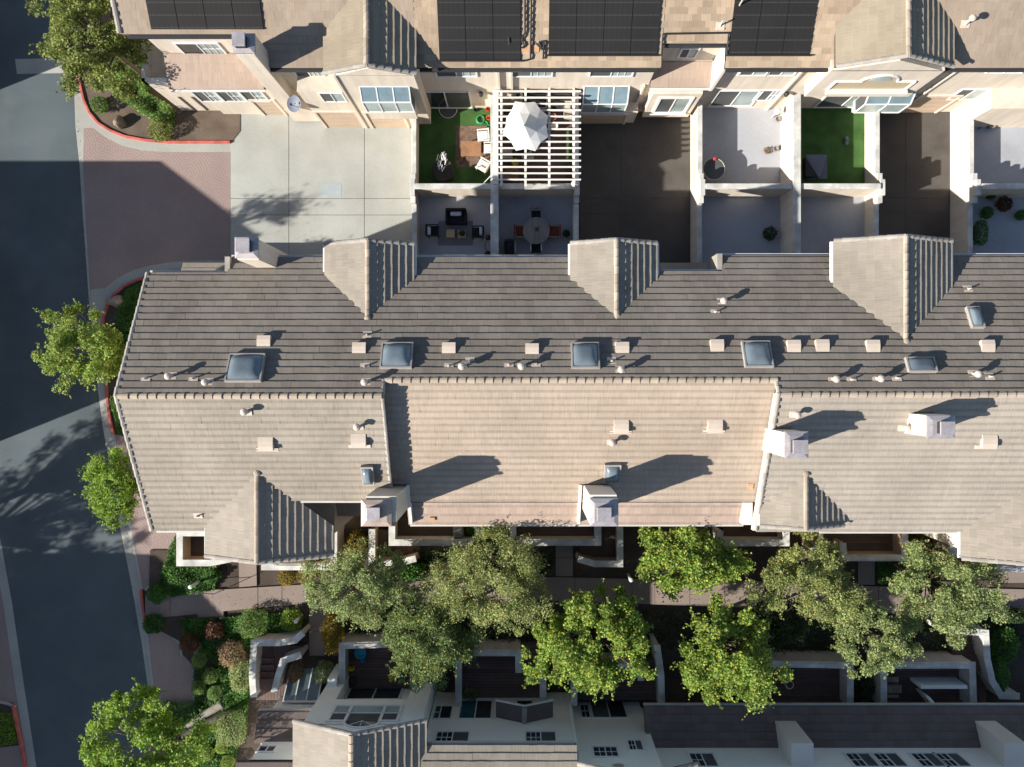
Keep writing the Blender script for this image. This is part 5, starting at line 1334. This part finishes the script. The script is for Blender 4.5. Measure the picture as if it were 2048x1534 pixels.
b=M(); z=PZ+.35; b.add([W(1612,309,z),W(1654,309,z),W(1655,358,PZ+.05),W(1640,357,PZ+.03),W(1615,358,PZ+.03),W(1637,354,PZ+.3)],[[0,5,1],[1,5,3,2],[0,4,5],[4,3,5]]); tag(b.build('tarpaulin','dish'),'grey folded tarpaulin sheet on the turf','tarpaulin')
flat('storage_box','dark box under the grey tarpaulin','box',1606,318,1634,357,PZ,.3,'dark_metal',.02); flat('slab_step','white step at the corner of the tarpaulin patio','step',1702,211,1730,226,PZ,.12,'plastic_white',.01)
b=M(); c=W(1692,282,PZ)[:2]; b.box(c[0]-.08,c[0]+.08,c[1]-.2,c[1]+.2,PZ,PZ+.10); b.lathe((c[0],c[1],PZ+.10),[(.07,0),(.05,.06)],10); tag(b.build('toy_car','dish',bevel=.03),'small dark toy lying on the turf by the sunlit strip','toy')
c=W(1976,252,PZ)[:2]; b=M(); b.lathe((*c,PZ),[(.14,0),(.2,.3),(.22,.34),(.17,.34),(.15,.28)],14); tag(b.build('plant_pot','wood_grey'),'brown pot at the edge of the end patio','pot')
b=M(); b.path([(c[0]-.3,c[1]+.3,PZ+.03),(c[0]-.45,c[1]+.5,PZ+.03),(c[0]-.2,c[1]+.75,PZ+.03),(c[0]-.05,c[1]+.5,PZ+.03),(c[0]-.25,c[1]+.1,PZ+.03),(c[0]-.5,c[1]-.2,PZ+.03)],.02); tag(b.build('garden_hose','dark_metal'),'dark loose hose on the end patio','hose')
# ---- satellite dish on the left facade
c=Vector(W(590,207,3.15)); t=thing('satellite_dish','grey oval satellite dish on the cream wall by the chimney foot','satellite dish',tuple(c+Vector((.2,.35,-.35))))
b=M(); vs=[];fs=[]
nrm=Vector((-.25,-.45,.85)).normalized(); a_=nrm.orthogonal().normalized(); b_=nrm.cross(a_)
for k in range(5):
    for i in range(18):
        r_=.40*k/4; th=2*math.pi*i/18; vs.append(c+a_*(r_*math.cos(th))+b_*(r_*.85*math.sin(th))+nrm*(.10*(k/4)**2))
for k in range(4):
    for i in range(18): fs.append([k*18+i,k*18+(i+1)%18,(k+1)*18+(i+1)%18,(k+1)*18+i])
b.add(vs,fs); b.build('reflector','dish',t,smooth=True)
b=M(); b.path([c+nrm*.02-a_*.0,c+Vector((.12,.1,-.25)),Vector((c.x+.10,12.78,c.z-.30))],.025); b.build('mount_arm','dark_metal',t)
b=M(); b.tube(c+b_*-.3,c+nrm*.35,.012); b.box(c.x+nrm.x*.35-.04,c.x+nrm.x*.35+.04,c.y+nrm.y*.35-.04,c.y+nrm.y*.35+.04,c.z+nrm.z*.35-.04,c.z+nrm.z*.35+.04); b.build('feed_horn','dark_metal',t)
# ---- terrace things
z=TF
for nm,lb,px,py,mt,sz in (('toy_tub','turquoise and blue toy tub in the terrace corner',723,1302,'plastic_cyan',.30),('toy_truck','blue toy truck beside the toy tub',727,1318,'plastic_blue',.14),('toy_truck','small red toy beside the blue truck',717,1317,'plastic_red',.09),('toy_trike','yellow tricycle by the terrace wall',704,1335,'plastic_yellow',.16),('toy_trike','yellow toy car by the terrace door',784,1357,'plastic_yellow',.13),('toy_tub','teal toy basket by the terrace door',806,1352,'dish',.18)):
    b=M(); c=W(px,py,z)[:2]
    if 'tub' in nm: b.lathe((*c,z),[(sz*.7,0),(sz,.28),(sz*.92,.28),(sz*.65,.05)],12)
    else:
        b.box(c[0]-sz,c[0]+sz,c[1]-sz*.4,c[1]+sz*.4,z+.08,z+.2); b.box(c[0]-sz*.3,c[0]+sz*.6,c[1]-sz*.35,c[1]+sz*.35,z+.2,z+.34)
        for sx in (-1,1):
            for sy in (-1,1): b.tube((c[0]+sx*sz*.6,c[1]+sy*sz*.45,z+.07),(c[0]+sx*sz*.6,c[1]+sy*sz*.6,z+.07),.07,.07,10)
    tag(b.build(nm,mt,bevel=.01),lb,'toy')
b=M(); c=W(706,1361,z)[:2]
for k in range(3):
    for i in range(18): t0,t1=2*math.pi*i/18,2*math.pi*(i+1)/18; b.tube((c[0]+.2*math.cos(t0),c[1]+.2*math.sin(t0),z+.03+k*.04),(c[0]+.2*math.cos(t1),c[1]+.2*math.sin(t1),z+.03+k*.04),.018,.018,5)
tag(b.build('garden_hose','dark_metal'),'coiled dark hose in the toy terrace corner','hose')
for lb,r_ in (('small tan storage box by the terrace wall',(1776,1354,1796,1363)),('large tan storage chest by the terrace wall',(1776,1371,1802,1385)),('narrow tan board beside the storage chest',(1776,1390,1796,1394))):
    x0,y0,x1,y1=r_; b=M(); h=z+.3; b.box(X(x0,h),X(x1,h),Y(y1,h),Y(y0,h),z-.02,h); b.box(X(x0,h)-.02,X(x1,h)+.02,Y(y1,h)-.02,Y(y0,h)+.02,h,h+.04); tag(b.build('storage_box','boulder',bevel=.012),lb,'box')
b=M(); c=Vector(W(1579,1370,TF+.8))
for i in range(20): t0,t1=2*math.pi*i/20,2*math.pi*(i+1)/20; b.tube(c+Vector((.19*math.cos(t0),.19*math.sin(t0),0)),c+Vector((.19*math.cos(t1),.19*math.sin(t1),0)),.02,.02,6)
b.tube(c+Vector((0,-.19,0)),c+Vector((0,-.25,-.78)),.02); tag(b.build('ring_stand','gutter'),'pale ring on a stand on the terrace by the dark roof','stand')
c=W(917,1062,TF+.5)[:2]; t=thing('covered_chair','chair under a pale brown cover on the long balcony','chair',(*c,TF)); b=M(); b.box(c[0]-.25,c[0]+.22,c[1]-.3,c[1]+.3,TF,TF+.65); b.build('cover','rake',t,bevel=.06); b=M(); b.box(c[0]-.24,c[0]+.21,c[1]-.05,c[1]+.3,TF+.6,TF+.9); b.build('backrest_cover','rake',t,bevel=.06)
b=M(); b.tube(W(1028,1085,TC),W(1046,1064,TF),.012); tag(b.build('fishing_rod','wood'),'thin rod leaning in the long balcony corner','rod')
# ---- garden path lights
for lb,px,py,tx,ty in (('white path light among green ground cover by the steps',393,1162,381,1174),('white path light in the lime shrub',605,1228,592,1243),('white path light beside the dark path',1255,1142,1262,1160),('white path light under the olive tree',1690,1150,1686,1164)):
    z1=1.15; a=Vector((*W(tx,ty,z1)[:2],z1)); a0=Vector((a.x,a.y,.1))
    t=thing('path_light',lb,'lamp',tuple(a0)); b=M(); b.tube(a0,a-Vector((0,0,.25)),.07,.07,12); b.build('post','lamp_white',t); b=M(); b.tube(a-Vector((0,0,.25)),a,.085,.085,12); b.lathe(tuple(a),[(.1,0),(.1,.03),(.03,.06)],12); b.build('lamp_head','lamp_white',t)
# ---- boulders
def boulder(label,px,py,sx,sy,sz,z=.05):
    c=W(px,py,z+sz*.4); bm=bmesh.new(); bmesh.ops.create_icosphere(bm,subdivisions=3,radius=1)
    for v in bm.verts:
        n=1+.18*math.sin(v.co.x*3.1+px)+.13*math.cos(v.co.y*4.3+py)+.10*math.sin(v.co.z*5+v.co.x*4)
        v.co=Vector((v.co.x*sx*n,v.co.y*sy*n,v.co.z*sz*n))
    me=bpy.data.meshes.new('boulder'); bm.to_mesh(me); bm.free(); me.materials.append(MAT['boulder']); o=bpy.data.objects.new('boulder',me); place(o,(c[0],c[1],z+sz*.35),None); return tag(o,label,'boulder')
boulder('rough brown boulder on the bare island soil',241,246,.26,.30,.35); boulder('smooth tan boulder inside the curved red kerb',232,603,.42,.33,.32); boulder('grey rock among the round shrubs by the kerb',398,1296,.3,.25,.25,.1); boulder('small pale rock at the foot of the garden steps',444,1236,.12,.09,.1,.2)
# ================================================================ vegetation
def leaf_cloud(pts, size, mat, name, parent, flat=.5, aspect=.55, origin=None):
    """one mesh of small leaf blades (folded quads) at pts"""
    n=len(pts); P=np.asarray(pts)
    d=NPR.normal(size=(n,3)); d[:,2]*=flat; d/=np.linalg.norm(d,axis=1)[:,None]+1e-9
    up=np.tile(np.array([0,0,1.]),(n,1))+NPR.normal(size=(n,3))*.55
    s=np.cross(d,up); s/=np.linalg.norm(s,axis=1)[:,None]+1e-9
    L=size*NPR.uniform(.65,1.35,n)[:,None]; Wd=L*aspect
    v=np.empty((n,4,3)); v[:,0]=P-d*L*.5; v[:,1]=P+s*Wd*.5; v[:,2]=P+d*L*.5; v[:,3]=P-s*Wd*.5
    o0=np.array(origin if origin is not None else P.mean(0)); v=(v-o0).reshape(-1,3)
    me=bpy.data.meshes.new(name); me.vertices.add(4*n); me.vertices.foreach_set('co',v.ravel())
    me.loops.add(4*n); me.loops.foreach_set('vertex_index',np.arange(4*n,dtype=np.int32)); me.polygons.add(n)
    me.polygons.foreach_set('loop_start',np.arange(0,4*n,4,dtype=np.int32)); me.polygons.foreach_set('loop_total',np.full(n,4,dtype=np.int32))
    me.update(calc_edges=True); me.materials.append(MAT[mat]); o=bpy.data.objects.new(name,me); place(o,tuple(o0),parent); return o
def tree(label, px, py, rx, ry, zc, hz, mat, n=9000, leaf=.10, clumps=60, base=None, group='garden trees', zg=GZ, bark='bark', spread=.30, trunk=.11, twig=.35, aspect=.55):
    """crown centre pixel, pixel radii, crown centre height, half height"""
    if group=='garden trees': zc-=.7
    k=(HC-zc)/FP; c=np.array(W(px,py,zc)); RX,RY=rx*k,ry*k
    bx,by=(c[0],c[1]) if base is None else base
    t=thing('tree',label,'tree',(bx,by,zg-.05),group)
    # clump centres: irregular shell, more on top
    C=[]
    while len(C)<clumps:
        u=NPR.normal(size=3); u/=np.linalg.norm(u); r=NPR.uniform(.25,1.0)**.55
        if u[2]<-.45: continue
        wob=1+.16*math.sin(3*math.atan2(u[1],u[0])+px)+.10*math.sin(7*math.atan2(u[1],u[0])+py)
        C.append(c+np.array([u[0]*RX*r*wob,u[1]*RY*r*wob,u[2]*hz*r]))
    C=np.array(C)
    tb=Vector((bx,by,zg-.05)); fork=Vector((bx+(c[0]-bx)*.5,by+(c[1]-by)*.5,zg+(zc-hz-zg)*.9+.3))
    b=M(); b.tube(tb,fork,trunk,trunk*.7,9); b.build('trunk',bark,t)
    b=M()
    for q in C[::2]:
        q=Vector(q); m_=fork.lerp(q,.55)+Vector((rng.uniform(-.15,.15),rng.uniform(-.15,.15),.15)); b.tube(fork,m_,trunk*.42,trunk*.22,6,False); b.tube(m_,q,trunk*.22,.012,5,False)
        for _ in range(2):
            e=q+Vector((rng.uniform(-1,1),rng.uniform(-1,1),rng.uniform(-.3,.6)))*twig; b.tube(q,e,.012,.005,4,False)
    b.build('limbs',bark,t)
    per=n//clumps; pts=[]
    for q in C:
        s=spread*NPR.uniform(.7,1.35); m_=int(per*NPR.uniform(.6,1.4))
        g=NPR.normal(size=(m_,3)); g/=np.linalg.norm(g,axis=1)[:,None]; g*=(NPR.uniform(0,1,m_)**.45)[:,None]*s
        g[:,2]*=.75; pts.append(q+g)
        # a few sprays poking out of the clump
        for _ in range(2):
            dv=NPR.normal(size=3); dv[2]=abs(dv[2])*.5; dv/=np.linalg.norm(dv); m2=max(3,int(per*.06)); tt=NPR.uniform(.6,1.9,m2)[:,None]
            pts.append(q+dv*tt*s+NPR.normal(size=(m2,3))*.04)
    cr=leaf_cloud(np.vstack(pts),leaf,mat,'crown',t,aspect=aspect,origin=c); 
    return t
def shrub(label, px, py, r, h, mat, n=1400, leaf=.07, z=.25, ry=None, group='garden shrubs', name='shrub', box=False, loose=.12):
    ry=ry or r; zc=z+h*.55; k=(HC-zc)/FP; c=np.array(W(px,py,zc)); RX,RY=r*k,ry*k
    t=thing(name,label,'shrub',(c[0],c[1],z-.05),group)
    u=NPR.normal(size=(n,3)); 
    if box:
        u=NPR.uniform(-1,1,size=(n,3)); f=NPR.integers(0,5,n)
        for i in range(n):
            if f[i]<2: u[i,2]=1
            elif f[i]==2: u[i,0]=1
            elif f[i]==3: u[i,0]=-1
            else: u[i,1]=NPR.choice([-1,1])
        rr=NPR.uniform(.88,1.04,n)
    else:
        u/=np.linalg.norm(u,axis=1)[:,None]; rr=NPR.uniform(.5,1,n)**.35
        rr*=1+loose*np.sin(5*u[:,0]+px)*np.cos(4*u[:,1]+py)+NPR.normal(size=n)*loose*.5
    p=np.column_stack([c[0]+u[:,0]*RX*rr,c[1]+u[:,1]*RY*rr,np.maximum(z+.02,z+h*.5+u[:,2]*h*.5*rr)])
    leaf_cloud(p,leaf,mat,'foliage',t,origin=(c[0],c[1],z))
    b=M()
    for i in range(5):
        a=2*math.pi*i/5; b.tube((c[0],c[1],z-.05),(c[0]+math.cos(a)*RX*.6,c[1]+math.sin(a)*RY*.6,z+h*.7),.025,.008,5,False)
    # dense woody heart that stops light through the leaves
    b.build('stems','bark',t); return t
def cover(name,label,poly,z,mat,n,leaf=.08,h=.25,cat=None):
    """ground cover: nobody could count it"""
    P=[W(*p,z)[:2] for p in poly]; xs=[p[0] for p in P]; ys=[p[1] for p in P]; pts=[]
    def inside(x,y):
        r=False
        for i in range(len(P)):
            x1,y1=P[i]; x2,y2=P[i-1]
            if (y1>y)!=(y2>y) and x<(x2-x1)*(y-y1)/(y2-y1)+x1: r=not r
        return r
    while len(pts)<n:
        x,y=rng.uniform(min(xs),max(xs)),rng.uniform(min(ys),max(ys))
        if inside(x,y): pts.append((x,y,z+rng.uniform(0,h)*(.6+.4*math.sin(x*3)*math.cos(y*4))))
    o=leaf_cloud(pts,leaf,mat,name,None); tag(o,label,None,None,'stuff'); return o

# street trees
tree('broad olive green tree overhanging the street at the north island',188,72,104,118,4.6,1.7,'leaf_top',22000,.12,110,group='street trees',zg=.05,spread=.36,trunk=.14)
tree('yellow green tree at the gable end beside the tan boulder',172,695,86,76,4.8,1.5,'leaf_lime',16000,.10,80,group='street trees',zg=.05,spread=.32)
tree('bright lime tree beside the gable by the reddish sidewalk',232,972,60,70,4.6,1.4,'leaf_bright',15000,.09,70,group='street trees',zg=.05,spread=.30)
tree('large green tree leaning over the street by the southern row',285,1490,138,95,5.0,1.6,'leaf_bright',20000,.12,90,group='street trees',zg=.2,spread=.36,base=(X(440,1),Y(1440,1)),bark='bark_pale',trunk=.16)
# garden trees
tree('sage green feathery tree over the pink path by the flower balcony',715,1165,102,82,5.0,1.6,'leaf_sage',24000,.085,110,spread=.34)
tree('wide olive tree standing below the balcony with the covered chair',978,1160,122,98,5.6,1.8,'leaf_olive',32000,.085,150,spread=.36)
tree('dark olive tree over the toy terrace',862,1275,94,86,5.2,1.7,'leaf_dark2',24000,.09,110,spread=.34)
tree('yellow green broadleaf tree below the dark path bend',1185,1282,132,98,5.4,1.6,'leaf_lime',24000,.105,110,spread=.34,aspect=.75)
tree('yellow green broadleaf tree beside the hook shaped wall',1378,1122,108,62,5.0,1.4,'leaf_lime',18000,.105,90,spread=.34,aspect=.75)
tree('dense yellow green tree over the tall side wall',1455,1310,100,98,5.6,1.6,'leaf_lime',21000,.105,100,spread=.34,aspect=.75)
tree('olive tree standing by the narrow stair wall',1612,1165,98,88,5.2,1.6,'leaf_olive',23000,.09,80,spread=.33)
tree('light sage tree between the ring terrace and the box terrace',1742,1272,76,74,5.2,1.5,'leaf_sage',15000,.095,65,spread=.30)
tree('wide light sage tree below the far right terrace',1892,1180,118,88,5.4,1.6,'leaf_sage',27000,.095,100,spread=.34)
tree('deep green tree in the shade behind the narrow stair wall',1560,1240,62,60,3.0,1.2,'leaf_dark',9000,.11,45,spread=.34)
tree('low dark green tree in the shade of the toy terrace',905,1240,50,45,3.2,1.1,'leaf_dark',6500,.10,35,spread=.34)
# hedges and shrubs by the north island
cover('hedge','dense dark green hedge along the northern row gable',[(205,150),(250,100),(300,110),(302,190),(355,222),(350,252),(318,250),(262,214),(222,180)],.1,'leaf_hedge',14000,.10,1.1)
shrub('round light green shrub on the island edge',198,209,17,.7,'leaf_hedge',1800,.07,.05); shrub('round olive shrub at the island tip',320,259,22,.8,'leaf_top',2400,.07,.05)
cover('ground_cover','green ground cover inside the curved red kerb',[(245,600),(262,575),(310,556),(330,620),(300,700),(220,760),(214,690),(235,640)],.1,'leaf_green',9000,.10,.5)
cover('ground_cover','narrow strip of green beside the gable end kerb',[(222,790),(240,780),(262,870),(236,868)],.1,'leaf_green',1800,.09,.35)
cover('ground_cover','green ground cover by the corner terrace',[(345,1090),(356,1064),(360,1130),(440,1132),(432,1178),(395,1184),(350,1192),(312,1182)],.12,'leaf_green',9000,.10,.45)
cover('ground_cover','deep green ground cover around the rusty shrubs',[(360,1236),(430,1232),(500,1230),(500,1290),(470,1340),(440,1330),(400,1300),(372,1280)],.12,'leaf_green',8000,.10,.45)
cover('ground_cover','deep green ground cover among the round shrubs',[(385,1330),(440,1330),(470,1400),(480,1500),(450,1560),(400,1540),(392,1420)],.12,'leaf_green',5500,.10,.35)
cover('ground_cover','green grass patch across the street',[(-30,1425),(28,1425),(40,1486),(-30,1495)],.01,'leaf_bright',2500,.08,.12)
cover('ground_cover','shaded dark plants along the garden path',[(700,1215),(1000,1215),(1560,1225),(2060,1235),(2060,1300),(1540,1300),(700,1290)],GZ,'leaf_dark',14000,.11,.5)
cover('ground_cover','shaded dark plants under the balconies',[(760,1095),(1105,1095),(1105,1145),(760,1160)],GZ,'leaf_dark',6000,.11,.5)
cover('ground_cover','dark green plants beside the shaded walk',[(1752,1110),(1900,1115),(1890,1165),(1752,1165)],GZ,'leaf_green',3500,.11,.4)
SH=[('spiky dark green shrub at the street end of the path',312,1188,19,.5,'leaf_green',1500,.09),('olive grass tuft under the first south gable',432,1112,22,.5,'leaf_hedge',1500,.10),('dark grass tuft beside the white path light',425,1150,16,.5,'leaf_green',1100,.10),
('small brown green shrub on the bed below the flower balcony',573,1155,17,.6,'leaf_yellow',1300,.07),('yellow shrub at the edge of the sage tree',613,1148,20,.8,'leaf_yellow',1700,.07),
('bright light green clipped shrub above the entry stair',507,1247,30,.9,'leaf_hedge',3200,.07),('lime green ball shrub around the path light',583,1240,22,.8,'leaf_bright',2000,.07),
('low spiky shrub below the garden path',306,1248,20,.4,'leaf_green',1300,.09),('rusty brown round shrub by the concrete edging',378,1286,20,.7,'leaf_rust',1900,.07),('reddish brown feathery shrub in the green bed',428,1262,19,.8,'leaf_rust',1700,.08),
('dry pinkish shrub beside the entry stair',462,1308,27,.9,'leaf_tan',2400,.08),('pale green shrub below the dry pinkish shrub',480,1352,22,1.0,'leaf_sage',2200,.08)]
for l,px,py,r,h,mt,n,lf in SH: shrub(l,px,py,r,h,mt,n,lf,z=(GZ-.06 if px>452 else .12),ry=(34 if 'pale green' in l else None))
for l,px,py,r in (('round clipped shrub beside the grey rock',398,1320,15),('round clipped shrub under the pale green shrub',421,1352,16),('round clipped shrub at the sidewalk edge',397,1376,14),('round clipped shrub second from the fallen log',428,1386,14),('yellow green ball shrub by the clipped hedge',430,1452,11),('yellow green ball shrub below the clipped hedge',443,1494,13),('yellow green ball shrub at the end of the bed',415,1508,13),('yellow green ball shrub beside the blue grey roof',455,1526,14),('low yellow green ball under the leaning tree',408,1462,10)):
    shrub(l,px,py,r,.7,'leaf_hedge' if py<1400 else 'leaf_lime',1500,.055,z=.12,group='round clipped shrubs',loose=.05)
shrub('square clipped pale green hedge beside the stair wall',464,1454,24,1.0,'leaf_sage',3200,.06,z=.12,ry=30,box=True,name='clipped_hedge')
shrub('tall golden yellow hedge beside the brown walk',666,1262,20,1.9,'leaf_yellow',4200,.075,z=GZ,ry=46,name='hedge')
shrub('golden shrub trailing behind the toy terrace wall',720,1232,32,1.0,'leaf_yellow',2400,.08,z=GZ,ry=16)
shrub('glossy dark green shrub below the sunken entry court',808,1142,40,1.0,'leaf_green',3200,.12,z=GZ,ry=20)
shrub('yellow brown bush beside the rose chimney entry court',712,1090,20,1.6,'leaf_yellow',1800,.09,z=GZ,ry=28)
shrub('green bush between the two long balconies',990,1078,28,1.4,'leaf_green',2200,.10,z=GZ,ry=18)
shrub('olive yellow bush between the right-hand terraces',1838,1090,20,1.4,'leaf_yellow',1800,.09,z=GZ,ry=26)
shrub('dark green bush between the ring terrace and the box terrace',1725,1370,20,1.2,'leaf_dark',2000,.10,z=GZ,ry=30)
shrub('bright green fern bush at the curved stair wall',1996,1350,18,1.2,'leaf_green',2000,.10,z=GZ,ry=34)
shrub('dark green bush at the end of the southern row',2010,1290,26,1.0,'leaf_green',2200,.10,z=GZ,ry=36)
shrub('dark spiky bush by the far end of the garden',2025,1232,28,.8,'leaf_dark',1800,.14,z=GZ,ry=14)
shrub('orange brown flowers in the flower balcony',578,1128,16,.4,'leaf_tan',900,.08,z=TF,ry=9); shrub('rust coloured flowers at the end of the flower balcony',630,1124,18,.4,'leaf_rust',900,.08,z=TF,ry=8)
shrub('small potted plant on the light wood coffee table',924,466,6,.18,'leaf_dark',260,.06,z=PZ+.35,group='potted plants'); shrub('leafy pot plant beside the covered chair',940,1064,10,.4,'leaf_green',500,.07,z=TF,group='potted plants'); shrub('white flowering plant on the dark boarded terrace',940,1392,15,.5,'leaf_sage',800,.07,z=TF,group='potted plants')
shrub('small dark plant in the dining patio corner',1133,467,7,.4,'leaf_dark',400,.06,z=PZ,group='potted plants'); shrub('dry tuft on the pale patio floor',1535,301,7,.15,'leaf_tan',200,.06,z=PZ,group='potted plants'); shrub('dark plant in the shaded grey patio corner',1540,467,14,.5,'leaf_dark',700,.07,z=PZ,group='potted plants')
shrub('reddish green potted shrub in the dark paved patio',2010,408,15,.6,'leaf_rust',1300,.07,z=PZ,group='potted plants'); shrub('green potted shrub by the stepped wall',1975,425,12,.5,'leaf_green',900,.07,z=PZ,group='potted plants'); shrub('tall green plant along the end patio wall',1962,465,10,1.0,'leaf_green',1200,.08,z=PZ,ry=26,group='potted plants'); shrub('green plant at the cross wall of the end patio',1982,390,9,.4,'leaf_green',600,.07,z=PZ,group='potted plants'); shrub('bright green plant at the frame edge of the end patio',2042,430,10,.5,'leaf_green',800,.07,z=PZ,group='potted plants')
shrub('grey leaved bush by the sunroom roof',648,1345,18,1.0,'leaf_sage',1300,.09,z=GZ,ry=22); shrub('orange tipped shrub beside the inner stair wall',590,1345,13,1.0,'leaf_tan',1100,.08,z=GZ,ry=20)
# dry creeper on the right-hand court
for l,px,py in (('dry tan creeper beside the narrow stair wall',1620,1078),('dry tan creeper on the short entry stair',1398,1068)): shrub(l,px,py,13,1.2,'leaf_tan',800,.10,z=TF,ry=16)
# fallen log
b=M(); b.tube(W(375,1450,.25),W(445,1408,.32),.16,.20,10); tag(b.build('log','bark_pale'),'pale fallen log across the shrub bed','log')
# trees across the street whose shadows fall on the asphalt
for l,x,y,zc,rx,mt in (('bare limbed tall tree across the street',-33.5,-9.3,6.6,3.0,'leaf_olive'),('tall leafy tree across the street by the southern row',-36.3,-12.0,6.8,4.0,'leaf_olive')):
    kx=FP/(HC-zc); tree(l,CX+x*kx,CY-y*kx,rx*kx,rx*.8*kx,zc,2.0,mt,(8000 if rx<3.5 else 16000),.14,(60 if rx<3.5 else 95),group='trees across the street',zg=0,spread=.42,trunk=.22)

kx=FP/(HC-7.6); tree('slender tall tree at the gable end across the street',CX-26.9*kx,CY-2.7*kx,1.5*kx,.5*kx,7.6,.45,'leaf_olive',1100,.16,24,group='trees across the street',zg=0,spread=.40,trunk=.16,base=(-27.6,2.4))

cover('ground_cover','green plants filling the bed along the garden path edge',[(452,1232),(600,1222),(612,1240),(560,1262),(500,1290),(470,1300),(455,1260)],GZ-.06,'leaf_green',5000,.10,.4)
cover('ground_cover','low green plants between the round shrubs and the stair wall',[(440,1330),(496,1330),(500,1400),(490,1480),(450,1400)],GZ-.06,'leaf_green',4500,.10,.4)
cover('ground_cover','green plants under the leaning street tree',[(330,1400),(390,1400),(470,1440),(480,1560),(340,1560)],.1,'leaf_green',6500,.11,.5)
cover('leaf_litter','scattered dry leaves on the garden path',[(300,1190),(620,1170),(1000,1160),(1540,1170),(2040,1180),(2040,1225),(1540,1215),(1000,1205),(620,1208),(300,1236)],GZ+.012,'leaf_tan',700,.06,.01)
cover('leaf_litter','scattered dry leaves along the street gutter',[(155,180),(166,330),(184,600),(215,860),(262,1100),(310,1440),(290,1440),(240,1100),(190,860),(150,400)],.02,'leaf_tan',500,.06,.01)
cover('leaf_litter','scattered dry leaves on the pale driveway',[(462,400),(640,400),(640,500),(462,500)],.03,'leaf_tan',60,.05,.005)
# ================================================================ neighbouring rows west of the street (their shadows fall across it)
def west_row(label, x1, yn, ys, x0=-60, ze=5.8):
    b_ = thing('townhouse_row', label, 'building', (x1-8,(yn+ys)/2,0))
    yr = (yn+ys)/2; zr = ze+.466*(yn-yr)
    w = M(); w.box(x0+.4,x1-.35,ys+.4,yn-.4,0,ze-.05); w.ext([(x1-.55,yn-.4,ze-.06),(x1-.55,yr,zr-.2),(x1-.55,ys+.4,ze-.06)],(.2,0,0)); w.build('wall','stucco',b_)
    d = M(); gable_roof_deck(d,x0,x1,yr,zr,yn,ze,ys,ze); rr = d.build('roof','tile_grey',b_)
    ridge_caps(rr,(x1-10,yr,zr),(x1,yr,zr))
    for i in range(2): window(b_,'E',x1-.35,yr-2.2+i*2.6,yr-.6+i*2.6,3.4,4.6)
    return b_
west_row('cream townhouse row across the street, opposite the middle row', -29.0, 6.5, -5.0)
west_row('cream townhouse row across the street, opposite the southern row', -29.0, -13.4, -25)
west_row('cream townhouse row across the street, opposite the northern row', -29.6, 24, 12.6)
